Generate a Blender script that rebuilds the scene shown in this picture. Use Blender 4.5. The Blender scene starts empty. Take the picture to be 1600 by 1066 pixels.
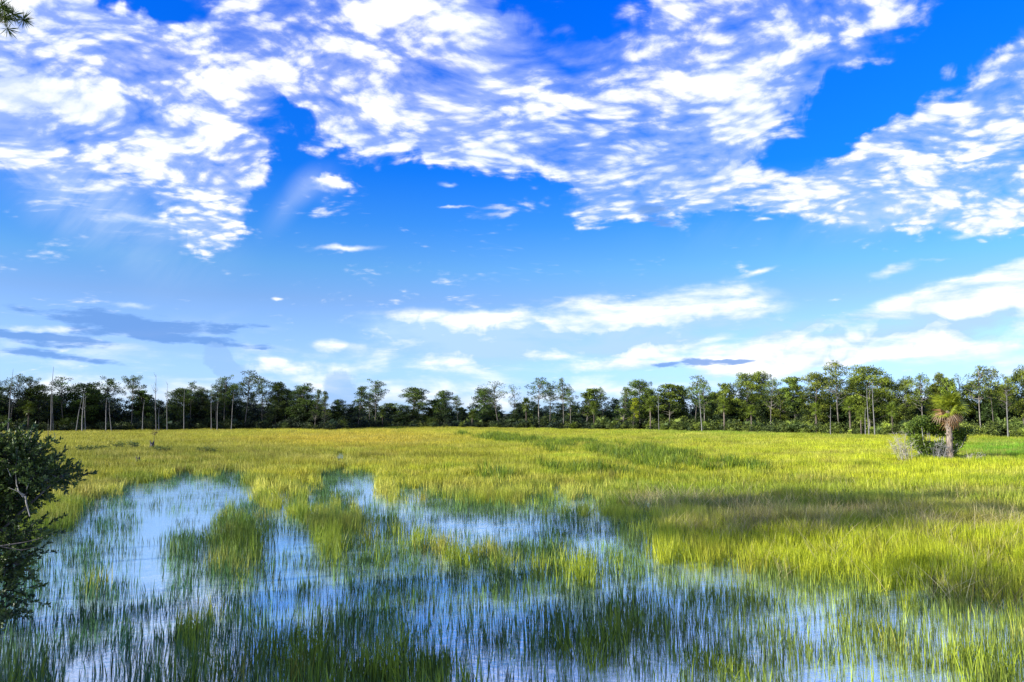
import bpy, math, random
import numpy as np
from mathutils import Vector

R = math.radians
rng = np.random.default_rng(7)
random.seed(7)
SC = bpy.context.scene
COL = SC.collection

# ------------------------------------------------------------------ camera
F = 1232.0            # focal length for a frame 1600 wide
HC = 5.0              # eye height above the marsh
PITCH = math.atan((645 - 533) / F)
CP, SP = math.cos(PITCH), math.sin(PITCH)


def ground(px, py, z=0.0):
    """point of height z seen at a place in the photo"""
    x, u = (px - 800) / F, (533 - py) / F
    Y, Z = CP - SP * u, SP + CP * u
    k = (z - HC) / Z
    return np.array([x * k, Y * k, z])


def to_px(X, Y, Z):
    Zr = Z - HC
    c = Y * CP + Zr * SP
    u = -Y * SP + Zr * CP
    return 800 + F * X / c, 533 - F * u / c


def height_at(py, dist):
    """height of something whose tip shows at row py, at forward distance dist"""
    u = (533 - py) / F
    return HC + dist * (SP + CP * u) / (CP - SP * u)


def xat(px, dist):
    return (px - 800) / F * dist * CP * 1.0


cam = bpy.data.objects.new('camera', bpy.data.cameras.new('camera'))
COL.objects.link(cam)
cam.data.sensor_width = 36
cam.data.lens = 36 * F / 1600
cam.data.clip_end = 8000
cam.location = (0, 0, HC)
cam.rotation_euler = (math.pi / 2 + PITCH, 0, 0)
SC.camera = cam

# ------------------------------------------------------------------ sun
SUN_AZ, SUN_EL = R(-115), R(17)          # azimuth clockwise from +Y
SD = Vector((math.sin(SUN_AZ) * math.cos(SUN_EL), math.cos(SUN_AZ) * math.cos(SUN_EL), math.sin(SUN_EL)))
sun = bpy.data.objects.new('sun', bpy.data.lights.new('sun', 'SUN'))
COL.objects.link(sun)
sun.data.energy = 5.0
sun.data.angle = R(0.5)
sun.data.color = (1.0, 0.95, 0.86)
sun.rotation_euler = (-SD).to_track_quat('-Z', 'Y').to_euler()
sun.location = SD * 50


# ------------------------------------------------------------------ helpers
def tag(o, label=None, cat=None, group=None, kind=None):
    if label: o['label'] = label
    if cat: o['category'] = cat
    if group: o['group'] = group
    if kind: o['kind'] = kind
    return o


def empty(name, loc, rz=0.0):
    o = bpy.data.objects.new(name, None)
    COL.objects.link(o)
    o.location = loc
    o.rotation_euler = (0, 0, rz)
    o.empty_display_size = 0.2
    return o


class MB:
    """collects geometry with one float attribute 'tone' and one 't' per vertex"""
    def __init__(s):
        s.v, s.f, s.a, s.t, s.n = [], [], [], [], 0

    def add(s, v, f, tone=0.5, t=0.5):
        v = np.asarray(v, float)
        s.v.append(v)
        s.f.extend([tuple(int(i) + s.n for i in q) for q in f])
        s.a.append(np.broadcast_to(np.asarray(tone, float), (len(v),)))
        s.t.append(np.broadcast_to(np.asarray(t, float), (len(v),)))
        s.n += len(v)

    def add_arr(s, v, farr, tone, t):
        s.v.append(v)
        s.f.extend(map(tuple, (farr + s.n).tolist()))
        s.a.append(tone)
        s.t.append(t)
        s.n += len(v)

    def mesh(s, name, mat, smooth=False):
        me = bpy.data.meshes.new(name)
        v = np.concatenate(s.v)
        me.from_pydata(v.tolist(), [], s.f)
        for nm, arr in (('tone', s.a), ('t', s.t)):
            at = me.attributes.new(nm, 'FLOAT', 'POINT')
            at.data.foreach_set('value', np.concatenate(arr).astype(np.float32))
        me.materials.append(mat)
        if smooth:
            me.polygons.foreach_set('use_smooth', [True] * len(me.polygons))
        me.update()
        return me

    def build(s, name, mat, parent=None, smooth=False):
        o = bpy.data.objects.new(name, s.mesh(name, mat, smooth))
        COL.objects.link(o)
        if parent is not None:
            o.parent = parent
        return o


def tube(mb, pts, rad, sides=6, tone=0.5, cap=True):
    pts = np.asarray(pts, float)
    rad = np.broadcast_to(np.asarray(rad, float), (len(pts),))
    d = np.gradient(pts, axis=0)
    d /= np.linalg.norm(d, axis=1)[:, None] + 1e-9
    ref = np.array([0, 1, 0]) if abs(d[0][1]) < 0.9 else np.array([1, 0, 0])
    a = np.linspace(0, 2 * math.pi, sides, endpoint=False)
    V = []
    for p, r, t in zip(pts, rad, d):
        s1 = np.cross(t, ref); s1 /= np.linalg.norm(s1) + 1e-9
        s2 = np.cross(t, s1)
        V.append(p + r * (np.cos(a)[:, None] * s1 + np.sin(a)[:, None] * s2))
    V = np.concatenate(V)
    Fc = []
    for i in range(len(pts) - 1):
        for k in range(sides):
            k2 = (k + 1) % sides
            Fc.append((i * sides + k, i * sides + k2, (i + 1) * sides + k2, (i + 1) * sides + k))
    if cap:
        Fc.append(tuple(range((len(pts) - 1) * sides, len(pts) * sides)))
    mb.add(V, Fc, tone, np.repeat(np.linspace(0, 1, len(pts)), sides))


def unit(n, r):
    v = r.normal(size=(n, 3))
    return v / np.linalg.norm(v, axis=1)[:, None]


def leaf_quads(mb, c, axis, length, width, r, tone, t=0.5, kink=0.0):
    """diamond shaped leaves: centre of base c, axis (unit), random roll"""
    n = len(c)
    side = np.cross(axis, unit(n, r))
    side /= np.linalg.norm(side, axis=1)[:, None] + 1e-9
    L = np.broadcast_to(np.asarray(length, float), (n,))[:, None]
    W = np.broadcast_to(np.asarray(width, float), (n,))[:, None]
    nrm = np.cross(axis, side)
    V = np.stack([c, c + axis * L * 0.45 + side * W * 0.5 + nrm * kink * W,
                  c + axis * L, c + axis * L * 0.45 - side * W * 0.5 + nrm * kink * W], 1).reshape(-1, 3)
    fa = np.arange(n)[:, None] * 4 + np.array([0, 1, 2, 3])
    mb.add_arr(V, fa, np.repeat(np.broadcast_to(tone, (n,)), 4), np.repeat(np.broadcast_to(t, (n,)), 4))


# value noise -------------------------------------------------------
_P = np.random.default_rng(3).random((256, 256))


def vnoise(x, y):
    xi, yi = np.floor(x).astype(int), np.floor(y).astype(int)
    fx, fy = x - xi, y - yi
    fx, fy = fx * fx * (3 - 2 * fx), fy * fy * (3 - 2 * fy)
    g = lambda i, j: _P[i & 255, j & 255]
    return (g(xi, yi) * (1 - fx) + g(xi + 1, yi) * fx) * (1 - fy) + (g(xi, yi + 1) * (1 - fx) + g(xi + 1, yi + 1) * fx) * fy


def fbm(x, y, o=4):
    s, a, t = 0, 0.5, 0
    for k in range(o):
        s = s + a * vnoise(x * 2 ** k + 17 * k, y * 2 ** k + 31 * k)
        t += a; a *= 0.5
    return s / t


# ------------------------------------------------------------------ materials
class NT:
    def __init__(s, tree):
        s.t = tree
        s.t.nodes.clear()

    def n(s, kind, ins=None, **kw):
        nd = s.t.nodes.new(kind)
        for k, v in kw.items():
            setattr(nd, k, v)
        for k, v in (ins or {}).items():
            sock = nd.inputs[k]
            if isinstance(v, bpy.types.NodeSocket):
                s.t.links.new(v, sock)
            else:
                sock.default_value = v
        return nd

    def math(s, op, a, b=0.0, c=0.0, clamp=False):
        nd = s.n('ShaderNodeMath', {0: a, 1: b, 2: c}, operation=op)
        nd.use_clamp = clamp
        return nd.outputs[0]

    def mix(s, f, a, b, blend='MIX'):
        nd = s.n('ShaderNodeMix', data_type='RGBA', blend_type=blend)
        for k, v in ((0, f), (6, a), (7, b)):
            if isinstance(v, bpy.types.NodeSocket):
                s.t.links.new(v, nd.inputs[k])
            else:
                nd.inputs[k].default_value = v if k == 0 else (*v, 1.0)[:4]
        return nd.outputs[2]

    def smooth(s, x, lo, hi, a=0.0, b=1.0):
        nd = s.n('ShaderNodeMapRange', {0: x, 1: lo, 2: hi, 3: a, 4: b}, interpolation_type='SMOOTHSTEP')
        return nd.outputs[0]

    def noise(s, vec, scale, detail=4, rough=0.5, dist=0.0, dims='2D'):
        nd = s.n('ShaderNodeTexNoise', {'Vector': vec, 'Scale': scale, 'Detail': detail, 'Roughness': rough, 'Distortion': dist}, noise_dimensions=dims)
        return nd.outputs[0]


def new_mat(name):
    m = bpy.data.materials.new(name)
    m.use_nodes = True
    return m, NT(m.node_tree)


def foliage_mat(name, dark, light, trans=0.35, rough=0.55, spec=0.25, instancer=False, tip=None, objcol=True):
    m, t = new_mat(name)
    tone = t.n('ShaderNodeAttribute', attribute_name='tone', attribute_type='GEOMETRY').outputs['Fac']
    c = t.mix(tone, dark, light)
    if tip is not None:
        tt = t.n('ShaderNodeAttribute', attribute_name='t', attribute_type='GEOMETRY').outputs['Fac']
        c = t.mix(t.smooth(tt, 0.45, 1.0), c, tip)
    if objcol:
        oi = t.n('ShaderNodeObjectInfo')
        c = t.mix(1.0, c, oi.outputs['Color'], 'MULTIPLY')
    if instancer:
        ic = t.n('ShaderNodeAttribute', attribute_name='col', attribute_type='INSTANCER').outputs['Color']
        c = t.mix(1.0, c, ic, 'MULTIPLY')
    b = t.n('ShaderNodeBsdfPrincipled', {'Base Color': c, 'Roughness': rough, 'Specular IOR Level': spec})
    tr = t.n('ShaderNodeBsdfTranslucent', {'Color': c})
    mx = t.n('ShaderNodeMixShader', {0: trans, 1: b.outputs[0], 2: tr.outputs[0]})
    t.n('ShaderNodeOutputMaterial', {0: mx.outputs[0]})
    return m


def bark_mat(name, a, b, scale=6.0):
    m, t = new_mat(name)
    co = t.n('ShaderNodeTexCoord').outputs['Object']
    mp = t.n('ShaderNodeMapping', {'Vector': co, 'Scale': (1, 1, 0.25)}).outputs[0]
    n = t.noise(mp, scale, 6, 0.65, 0.0, '3D')
    c = t.mix(t.smooth(n, 0.35, 0.65), a, b)
    oi = t.n('ShaderNodeObjectInfo')
    c = t.mix(1.0, c, oi.outputs['Color'], 'MULTIPLY')
    bp = t.n('ShaderNodeBump', {'Height': n, 'Strength': 0.5, 'Distance': 0.03}).outputs[0]
    p = t.n('ShaderNodeBsdfPrincipled', {'Base Color': c, 'Roughness': 0.85, 'Specular IOR Level': 0.2, 'Normal': bp})
    t.n('ShaderNodeOutputMaterial', {0: p.outputs[0]})
    return m


M = {}
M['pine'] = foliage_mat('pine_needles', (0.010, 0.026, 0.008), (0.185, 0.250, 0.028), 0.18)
M['broad'] = foliage_mat('broad_leaves', (0.014, 0.036, 0.010), (0.11, 0.17, 0.03), 0.2)
M['bush'] = foliage_mat('glossy_leaves', (0.016, 0.042, 0.014), (0.13, 0.19, 0.035), 0.22, 0.42, 0.4)
M['dead_leaf'] = foliage_mat('dead_leaves', (0.22, 0.14, 0.08), (0.55, 0.40, 0.27), 0.2)
M['frond'] = foliage_mat('palm_leaflets', (0.07, 0.12, 0.02), (0.34, 0.37, 0.03), 0.3, 0.45, 0.35)
M['bark'] = bark_mat('pale_bark', (0.16, 0.14, 0.115), (0.46, 0.42, 0.36))
M['snag'] = bark_mat('weathered_wood', (0.20, 0.19, 0.18), (0.42, 0.41, 0.39))
M['palmbark'] = bark_mat('palm_bark', (0.14, 0.11, 0.085), (0.38, 0.31, 0.245), 9)
M['twig'] = bark_mat('bleached_twigs', (0.42, 0.39, 0.34), (0.80, 0.77, 0.70))
M['stump'] = bark_mat('dark_stump_wood', (0.03, 0.028, 0.03), (0.13, 0.12, 0.12))
M['grass'] = foliage_mat('marsh_grass_blades', (0.30, 0.37, 0.26), (1.42, 1.38, 1.2), 0.38, 0.5, 0.3, instancer=True, objcol=False)
M['mass'] = foliage_mat('thicket_leaves', (0.12, 0.15, 0.13), (1.2, 1.2, 1.0), 0.16, instancer=True, objcol=False)


def mud_mat():
    m, t = new_mat('marsh_mud')
    co = t.n('ShaderNodeTexCoord').outputs['Object']
    n = t.noise(co, 0.6, 8, 0.6)
    n2 = t.noise(co, 12, 6, 0.6)
    c = t.mix(n, (0.035, 0.045, 0.015), (0.10, 0.10, 0.03))
    c = t.mix(t.smooth(n2, 0.4, 0.6), c, (0.05, 0.05, 0.02))
    b = t.n('ShaderNodeBump', {'Height': n2, 'Strength': 0.4, 'Distance': 0.05}).outputs[0]
    p = t.n('ShaderNodeBsdfPrincipled', {'Base Color': c, 'Roughness': 0.9, 'Normal': b})
    t.n('ShaderNodeOutputMaterial', {0: p.outputs[0]})
    return m


def water_mat():
    m, t = new_mat('marsh_water')
    co = t.n('ShaderNodeTexCoord').outputs['Object']
    n = t.noise(co, 5.0, 5, 0.55)
    n2 = t.noise(co, 0.9, 3, 0.5)
    h = t.math('ADD', n, t.math('MULTIPLY', n2, 2.0))
    b = t.n('ShaderNodeBump', {'Height': h, 'Strength': 0.35, 'Distance': 0.02}).outputs[0]
    p = t.n('ShaderNodeBsdfPrincipled', {'Base Color': (0.62, 0.86, 0.84, 1), 'Roughness': 0.03, 'IOR': 1.6,
                                         'Specular IOR Level': 1.0, 'Normal': b})
    g = t.n('ShaderNodeBsdfGlossy', {'Color': (0.97, 1.0, 1.0, 1), 'Roughness': 0.03, 'Normal': b})
    mx = t.n('ShaderNodeMixShader', {0: 0.64, 1: p.outputs[0], 2: g.outputs[0]})
    t.n('ShaderNodeOutputMaterial', {0: mx.outputs[0]})
    return m


# ------------------------------------------------------------------ sky
W = bpy.data.worlds.new('World')
SC.world = W
W.use_nodes = True
K = F / 1000.0


def ang(px, py):
    x, u = (px - 800) / F, (533 - py) / F
    Y, Z = CP - SP * u, SP + CP * u
    return math.atan2(x, Y) * K, math.atan2(Z, math.hypot(x, Y)) * K


def build_sky():
    t = NT(W.node_tree)
    d = t.n('ShaderNodeTexCoord').outputs['Generated']
    s = t.n('ShaderNodeSeparateXYZ', {0: d})
    x, y, z = s.outputs
    az = t.math('MULTIPLY', t.math('ARCTAN2', x, y), K)
    el = t.math('MULTIPLY', t.math('ARCSINE', z), K)
    P0 = t.n('ShaderNodeCombineXYZ', {0: az, 1: el, 2: 0.0}).outputs[0]

    def warp(P, scale, amt, detail=3, rough=0.6):
        nd = t.n('ShaderNodeTexNoise', {'Vector': P, 'Scale': scale, 'Detail': detail, 'Roughness': rough}, noise_dimensions='2D')
        c = t.n('ShaderNodeVectorMath', {0: nd.outputs['Color'], 1: (0.5, 0.5, 0.5)}, operation='SUBTRACT').outputs[0]
        c = t.n('ShaderNodeVectorMath', {0: c, 3: amt}, operation='SCALE').outputs[0]
        return t.n('ShaderNodeVectorMath', {0: P, 1: c}, operation='ADD').outputs[0]
    P = warp(warp(P0, 5, 0.13), 14, 0.06, 4)

    def blobs(lst, start=0.0, Pv=None):
        acc = start
        for b in lst:
            cx, cy, rx, ry, rot, st = b
            a, e = ang(cx, cy)
            mp = t.n('ShaderNodeMapping', {'Vector': Pv or P, 'Location': (a, e, 0), 'Rotation': (0, 0, R(rot)),
                                           'Scale': (rx / 1000, ry / 1000, 1)}, vector_type='TEXTURE').outputs[0]
            g = t.n('ShaderNodeTexGradient', {'Vector': mp}, gradient_type='SPHERICAL').outputs['Fac']
            acc = t.math('MULTIPLY_ADD', g, st, acc)
        return acc

    # plane at cloud height: textures shrink towards the horizon
    zz = t.math('ADD', t.math('MAXIMUM', z, 0.0), 0.20)
    q = t.n('ShaderNodeCombineXYZ', {0: t.math('DIVIDE', x, zz), 1: t.math('DIVIDE', y, zz), 2: 0.0}).outputs[0]
    q = warp(q, 0.9, 0.35)

    nish = t.n('ShaderNodeTexSky', sky_type='NISHITA', sun_disc=False, sun_elevation=SUN_EL, sun_rotation=SUN_AZ)
    ramp = t.n('ShaderNodeValToRGB', {0: t.math('DIVIDE', el, K)})
    er = ramp.color_ramp
    er.elements[0].position = 0.0; er.elements[0].color = (*[c / 4 for c in SKYR[0][1]], 1)
    er.elements[1].position = SKYR[-1][0]; er.elements[1].color = (*[c / 4 for c in SKYR[-1][1]], 1)
    for p, c in SKYR[1:-1]:
        e = er.elements.new(p); e.color = (*[k / 4 for k in c], 1)
    base = t.mix(1.0, nish.outputs[0], ramp.outputs[0], 'MULTIPLY')
    base = t.n('ShaderNodeVectorMath', {0: base, 1: (4.6, 3.75, 4.3)}, operation='MULTIPLY').outputs[0]

    # --- high bank
    m = blobs([(a, b, c * 1.12, d_ * 1.2, e, f_ * 0.85) for a, b, c, d_, e, f_ in HIGH], t.smooth(y, 0.45, 0.0, 0.0, 0.85))  # starts from unseen cloud behind the camera, added to whiten the ambient light
    m = blobs([(a, b, c * 1.25, d_ * 1.4, e, -f_ * 0.8) for a, b, c, d_, e, f_ in HOLES], m)
    mpq = t.n('ShaderNodeMapping', {'Vector': q, 'Rotation': (0, 0, R(25)), 'Scale': (1.0, 1.25, 1)}).outputs[0]

    def puff(v):
        a1 = t.noise(v, 5.2, 9, 0.60, 0.1)
        vo = t.n('ShaderNodeTexVoronoi', {'Vector': v, 'Scale': 17.0, 'Detail': 1.0, 'Roughness': 0.5}, feature='F1', voronoi_dimensions='2D').outputs['Distance']
        return t.math('MULTIPLY_ADD', t.math('SUBTRACT', 0.40, vo), 0.19, a1)
    n1 = puff(mpq)
    dm = t.math('MINIMUM', m, 0.80)
    dm = t.math('MULTIPLY_ADD', t.math('SUBTRACT', t.noise(P0, 2.2, 3, 0.5), 0.5), 0.7, dm)
    den = t.math('ADD', dm, t.math('MULTIPLY', t.math('SUBTRACT', n1, 0.5), 3.2))
    aH = t.smooth(den, -0.05, 1.15)
    veil = t.math('MULTIPLY', t.smooth(dm, 0.1, 0.95), 0.5)
    aH = t.math('MULTIPLY', t.math('MAXIMUM', aH, veil, clamp=True), t.smooth(t.math('MULTIPLY_ADD', t.math('SUBTRACT', n1, 0.5), 1.7, dm), 0.08, 0.85))
    off = t.n('ShaderNodeVectorMath', {0: mpq, 1: (-0.020, 0.026, 0)}, operation='ADD').outputs[0]
    n3 = puff(off)
    shade = t.math('ADD', t.math('MULTIPLY', t.math('SUBTRACT', n1, n3), 1.9), t.smooth(n1, 0.34, 0.66))
    gray = blobs(GREYS, 0.0)
    shade = t.math('SUBTRACT', t.math('MULTIPLY_ADD', blobs(WHITES, 0.0), 0.6, shade), gray, clamp=True)
    colH = t.mix(shade, (4.4, 5.2, 6.8), (7.2, 7.3, 7.5))
    c = t.mix(aH, base, colH)

    # --- thin veils
    nv = t.noise(t.n('ShaderNodeMapping', {'Vector': P0, 'Rotation': (0, 0, R(-38)), 'Scale': (3, 14, 1)}, vector_type='TEXTURE').outputs[0], 30, 5, 0.6, 0.3)
    mv = blobs(VEILS, 0.0, P0)
    aV = t.math('MULTIPLY', t.smooth(mv, 0.0, 1.0), t.smooth(nv, 0.2, 0.75), clamp=True)
    c = t.mix(t.math('MULTIPLY', aV, 0.5), c, (5.2, 6.0, 7.0))

    # --- low clouds, stretched along the horizon
    Ps = t.n('ShaderNodeMapping', {'Vector': P0, 'Scale': (1, 3.6, 1), 'Rotation': (0, 0, R(-3))}).outputs[0]
    nl = t.noise(Ps, 6.0, 8, 0.58, 0.2)
    nl2 = t.noise(Ps, 24.0, 5, 0.6, 0.2)
    PW = warp(P0, 12, 0.02, 4)
    ml = t.math('MINIMUM', blobs(LOW, 0.0, PW), 1.1)
    ml = t.math('MAXIMUM', ml, t.smooth(el, 0.19, 0.03, 0.0, 0.42))
    dl = t.math('ADD', ml, t.math('MULTIPLY_ADD', t.math('SUBTRACT', nl, 0.5), 2.6, t.math('MULTIPLY', t.math('SUBTRACT', nl2, 0.5), 0.5)))
    aL = t.math('MULTIPLY', t.smooth(dl, 0.0, 1.2), t.smooth(ml, 0.0, 0.6))
    offl = t.n('ShaderNodeVectorMath', {0: Ps, 1: (-0.01, 0.09, 0)}, operation='ADD').outputs[0]
    nl3 = t.noise(offl, 6.0, 8, 0.58, 0.2)
    sl = t.math('ADD', t.math('MULTIPLY', t.math('SUBTRACT', nl, nl3), 2.6), t.smooth(el, 0.02, 0.12, 0.60, 0.66))
    sl = t.math('SUBTRACT', sl, blobs(LOWGREY, 0.0), clamp=True)
    colL = t.mix(sl, (3.2, 4.8, 7.4), (7.9, 7.9, 7.9))
    c = t.mix(aL, c, colL)

    # --- blue shadowed clouds
    md = t.math('MINIMUM', blobs(DARK, 0.0, PW), 1.0)
    dd = t.math('MULTIPLY_ADD', t.math('SUBTRACT', t.noise(t.n('ShaderNodeMapping', {'Vector': P0, 'Scale': (1, 5.5, 1)}).outputs[0], 11, 7, 0.62), 0.5), 2.4, md)
    aD = t.math('MULTIPLY', t.smooth(dd, 0.2, 0.75), t.smooth(md, 0.02, 0.2))
    c = t.mix(t.math('MULTIPLY', aD, 0.85), c, (1.0, 2.3, 5.3))
    aP = t.math('MULTIPLY', t.smooth(blobs(PLUME, 0.0, warp(P0, 34, 0.028, 4)), 0.10, 0.45), 0.62)
    c = t.mix(aP, c, (2.1, 3.6, 6.4))

    bg = t.n('ShaderNodeBackground', {'Color': c, 'Strength': 0.1})
    t.n('ShaderNodeOutputWorld', {0: bg.outputs[0]})
    W.cycles.sampling_method = 'MANUAL'
    W.cycles.sample_map_resolution = 512


SKYR = [(0.0, (1.15, 2.2, 3.95)), (0.018, (0.82, 1.6, 3.2)), (0.036, (0.68, 1.35, 2.6)), (0.077, (0.6, 1.08, 1.9)), (0.14, (0.5, 0.9, 1.4)), (0.18, (0.36, 0.92, 1.4)), (0.235, (0.15, 0.76, 1.56)), (0.30, (0.03, 0.62, 1.75)), (0.50, (0.0, 0.60, 2.2))]
HIGH = [  # px, py, rx, ry, rot, strength
    (60, 60, 330, 130, 0, 0.9), (330, 60, 300, 90, 5, 0.7), (370, 125, 430, 90, 3, 1.6), (60, 170, 330, 70, 0, 1.2),
    (170, 225, 380, 85, -4, 1.7), (330, 250, 130, 120, 0, 1.1), (350, 300, 55, 110, -12, 1.4), (305, 368, 30, 34, 0, 1.1),
    (560, 40, 240, 90, 10, 1.2), (700, 110, 260, 110, -6, 1.5), (720, 200, 330, 80, -8, 1.4), (520, 200, 120, 30, 0, 0.5),
    (900, 90, 130, 110, 0, 0.75), (860, 170, 180, 110, 0, 0.9), (1050, 100, 260, 130, 38, 1.5), (1230, 60, 330, 120, 20, 1.4),
    (1030, 270, 260, 95, -6, 1.25), (1170, 200, 160, 110, 0, 0.9), (1000, 325, 230, 26, 0, 0.8),
    (1560, 130, 230, 75, 22, 1.3), (1540, 225, 260, 110, 18, 1.6), (1340, 300, 150, 32, 4, 1.2), (1560, 300, 190, 60, 0, 1.0),
    (1440, 205, 120, 40, 15, 0.7), (520, 270, 75, 26, 30, 0.95), (700, 30, 400, 70, 0, 0.6), (1500, 20, 200, 30, 0, 0.2),
]
HOLES = [
    (240, 8, 150, 22, 0, 1.2), (300, 65, 90, 14, -8, 0.7), (450, 185, 140, 26, -8, 1.4), (560, 255, 200, 20, -10, 0.9), (425, 280, 75, 70, 0, 1.3),
    (890, 45, 80, 60, 20, 0.6), (745, 70, 110, 26, 0, 0.5), (1020, 215, 90, 40, 10, 0.9), (900, 125, 60, 30, 0, 0.9), (690, 150, 50, 30, 0, 0.6),
    (1430, 82, 260, 40, 24, 0.75), (1320, 185, 190, 60, 10, 1.0), (1240, 235, 50, 24, 0, 0.5), (240, 285, 160, 22, -8, 0.7),
    (935, 62, 60, 34, 0, .35), (965, 118, 60, 24, 20, .8), (1095, 240, 60, 14, 0, .8), (805, 150, 40, 18, 30, .6), (1180, 150, 90, 16, 30, .6), (600, 190, 120, 12, -10, .5), (1440, 260, 80, 12, 20, .6), (240, 120, 90, 14, 10, .4), (820, 290, 120, 20, 0, .5), (1250, 150, 60, 20, 20, .4), (1010, 40, 30, 40, 0, .5),
]
GREYS = [(50, 165, 330, 60, -4, 1.1), (1030, 260, 330, 100, 0, 0.7), (130, 30, 300, 60, 0, 0.35), (1500, 310, 260, 60, 0, 0.3), (1150, 190, 200, 80, 30, .3), (820, 230, 240, 40, 0, .4)]
WHITES = [(370, 120, 420, 70, 2, 1.0), (240, 220, 330, 70, -2, 1.0), (350, 300, 60, 110, -12, 0.9), (1060, 100, 200, 60, 42, 0.8), (650, 90, 220, 80, 0, 0.6), (1520, 210, 200, 60, 15, 0.5), (560, 30, 200, 50, 20, .4)]
VEILS = [(150, 310, 260, 90, -20, 0.75), (200, 400, 230, 70, -35, 0.3), (450, 320, 30, 80, -35, 0.5), (500, 285, 60, 40, 20, .5), (230, 350, 90, 30, 0, 0.5), (1400, 340, 500, 60, 0, 0.4)]
LOW = [
    (960, 494, 300, 46, 4, 1.5), (1080, 460, 130, 22, 8, 0.7), (900, 530, 420, 62, 2, 1.2), (700, 510, 190, 36, 0, 1.25), (800, 540, 330, 34, 0, 0.9), (1470, 485, 400, 46, 14, 1.9), (1620, 440, 200, 40, 12, 1.7), (1420, 530, 320, 44, 0, 1.0),
    (510, 536, 34, 18, 0, 0.95), (420, 570, 130, 20, 0, 1.0), (640, 578, 260, 18, 0, 0.6), (940, 575, 120, 12, 0, 1.0), (1250, 560, 260, 24, 4, 0.8), (400, 600, 60, 20, 0, .6),
    (210, 478, 50, 9, 0, 0.9), (60, 512, 100, 9, 0, 0.8), (200, 347, 100, 15, 4, 0.8), (535, 388, 80, 7, 4, 0.65), (1400, 423, 50, 12, 8, 0.9),
    (1185, 424, 40, 6, 15, 0.6), (1470, 405, 30, 5, 5, 0.9), (700, 285, 25, 7, 0, .8), (705, 322, 50, 4, 0, .9), (1560, 354, 70, 9, 6, 1.0), (435, 470, 14, 4, 0, .9), (1190, 345, 20, 5, 0, .9),
]
LOWGREY = [(850, 548, 420, 22, 2, 0.9), (1420, 512, 200, 14, 6, 0.9), (1300, 548, 200, 12, 3, 0.6), (650, 520, 180, 24, 0, 1.3), (930, 522, 260, 28, 3, 1.5), (1270, 488, 90, 14, 8, 1.0), (1500, 520, 200, 20, 0, 0.6), (400, 560, 300, 12, 0, .4), (1100, 520, 180, 20, 5, .5)]
DARK = [(150, 492, 120, 16, -2, 0.9), (230, 515, 130, 18, 0, 1.3), (60, 525, 130, 14, -3, 1.1), (330, 535, 130, 9, -2, 0.9), (90, 555, 120, 11, -4, 0.8), (360, 507, 60, 6, 0, .8),
        (1015, 330, 55, 26, -28, 0.75), (1085, 565, 42, 9, 0, 1.0), (1150, 565, 36, 7, 0, 0.8), (1040, 573, 30, 5, 0, 0.8)]
PLUME = [(338, 556, 20, 20, 0, 1.0), (352, 575, 20, 22, 0, 1.0), (368, 596, 22, 30, 0, 1.0), (345, 565, 20, 24, -20, .8), (530, 605, 30, 32, 0, 1.0), (545, 622, 40, 22, 0, .8)]
build_sky()

# ------------------------------------------------------------------ ground and water masks (laid out on the ground plane)


def poly_mask(px, py, poly, soft):
    """signed-distance softened polygon mask"""
    poly = np.array(poly, float)
    inside = np.zeros(px.shape, bool)
    dist = np.full(px.shape, 1e9)
    n = len(poly)
    for i in range(n):
        x1, y1 = poly[i]; x2, y2 = poly[(i + 1) % n]
        cond = ((y1 > py) != (y2 > py)) & (px < (x2 - x1) * (py - y1) / (y2 - y1 + 1e-9) + x1)
        inside ^= cond
        ex, ey = x2 - x1, (y2 - y1)
        tt = np.clip(((px - x1) * ex + (py - y1) * ey) / (ex * ex + ey * ey + 1e-9), 0, 1)
        dist = np.minimum(dist, np.hypot(px - x1 - tt * ex, (py - y1 - tt * ey) * 1.8))
    sd = np.where(inside, dist, -dist)
    return np.clip(0.5 + sd / (2 * soft), 0, 1)


def ell(px, py, cx, cy, rx, ry):
    d = np.sqrt(((px - cx) / rx) ** 2 + ((py - cy) / ry) ** 2)
    return np.clip(1.5 - d, 0, 1) if True else d


POND = [(378, 742), (300, 744), (210, 757), (150, 780), (105, 820), (60, 860), (-200, 890), (-500, 1300), (2200, 1300), (2000, 985), (1750, 965), (1500, 940), (1300, 915),
        (1120, 890), (1010, 880), (985, 905), (900, 915), (800, 905), (660, 872), (620, 860), (600, 890), (510, 895), (500, 840), (430, 800), (405, 780), (385, 760)]
STRIP = [(580, 790), (640, 783), (730, 788), (850, 800), (960, 818), (1030, 846), (1010, 870), (930, 866), (840, 856), (720, 836), (610, 812)]
PATCH = [(505, 742), (615, 738), (622, 784), (580, 800), (510, 792)]


def openness(px, py):
    wx = (fbm(px / 60, py / 25) - 0.5) * 60
    wy = (fbm(px / 45 + 50, py / 20 + 9) - 0.5) * 22
    x, y = px + wx, py + wy
    w = poly_mask(x, y, POND, 16)
    w = np.maximum(w, poly_mask(x, y, STRIP, 9))
    x2 = px + 1.6 * wx
    w = np.maximum(w, 0.9 * poly_mask(x2, y, PATCH, 14) * np.clip(fbm(px / 18, py / 8) * 3.0 - 0.5, 0.2, 1))
    w = np.maximum(w, 0.8 * ell(x2, y, 538, 712, 16, 5))
    w = np.maximum(w, 0.35 * ell(x, y, 620, 775, 110, 10))
    gl = np.clip((fbm(px / 30 + 3, py / 8 + 11, 3) - 0.56) * 9, 0, 0.75) * np.clip((py - 745) / 20, 0, 1) * np.clip((915 - py) / 30, 0, 1)
    w = np.maximum(w, gl * np.clip((px - 380) / 60, 0, 1) * np.clip((1150 - px) / 150, 0, 1))
    return np.clip(w, 0, 1)


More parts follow.
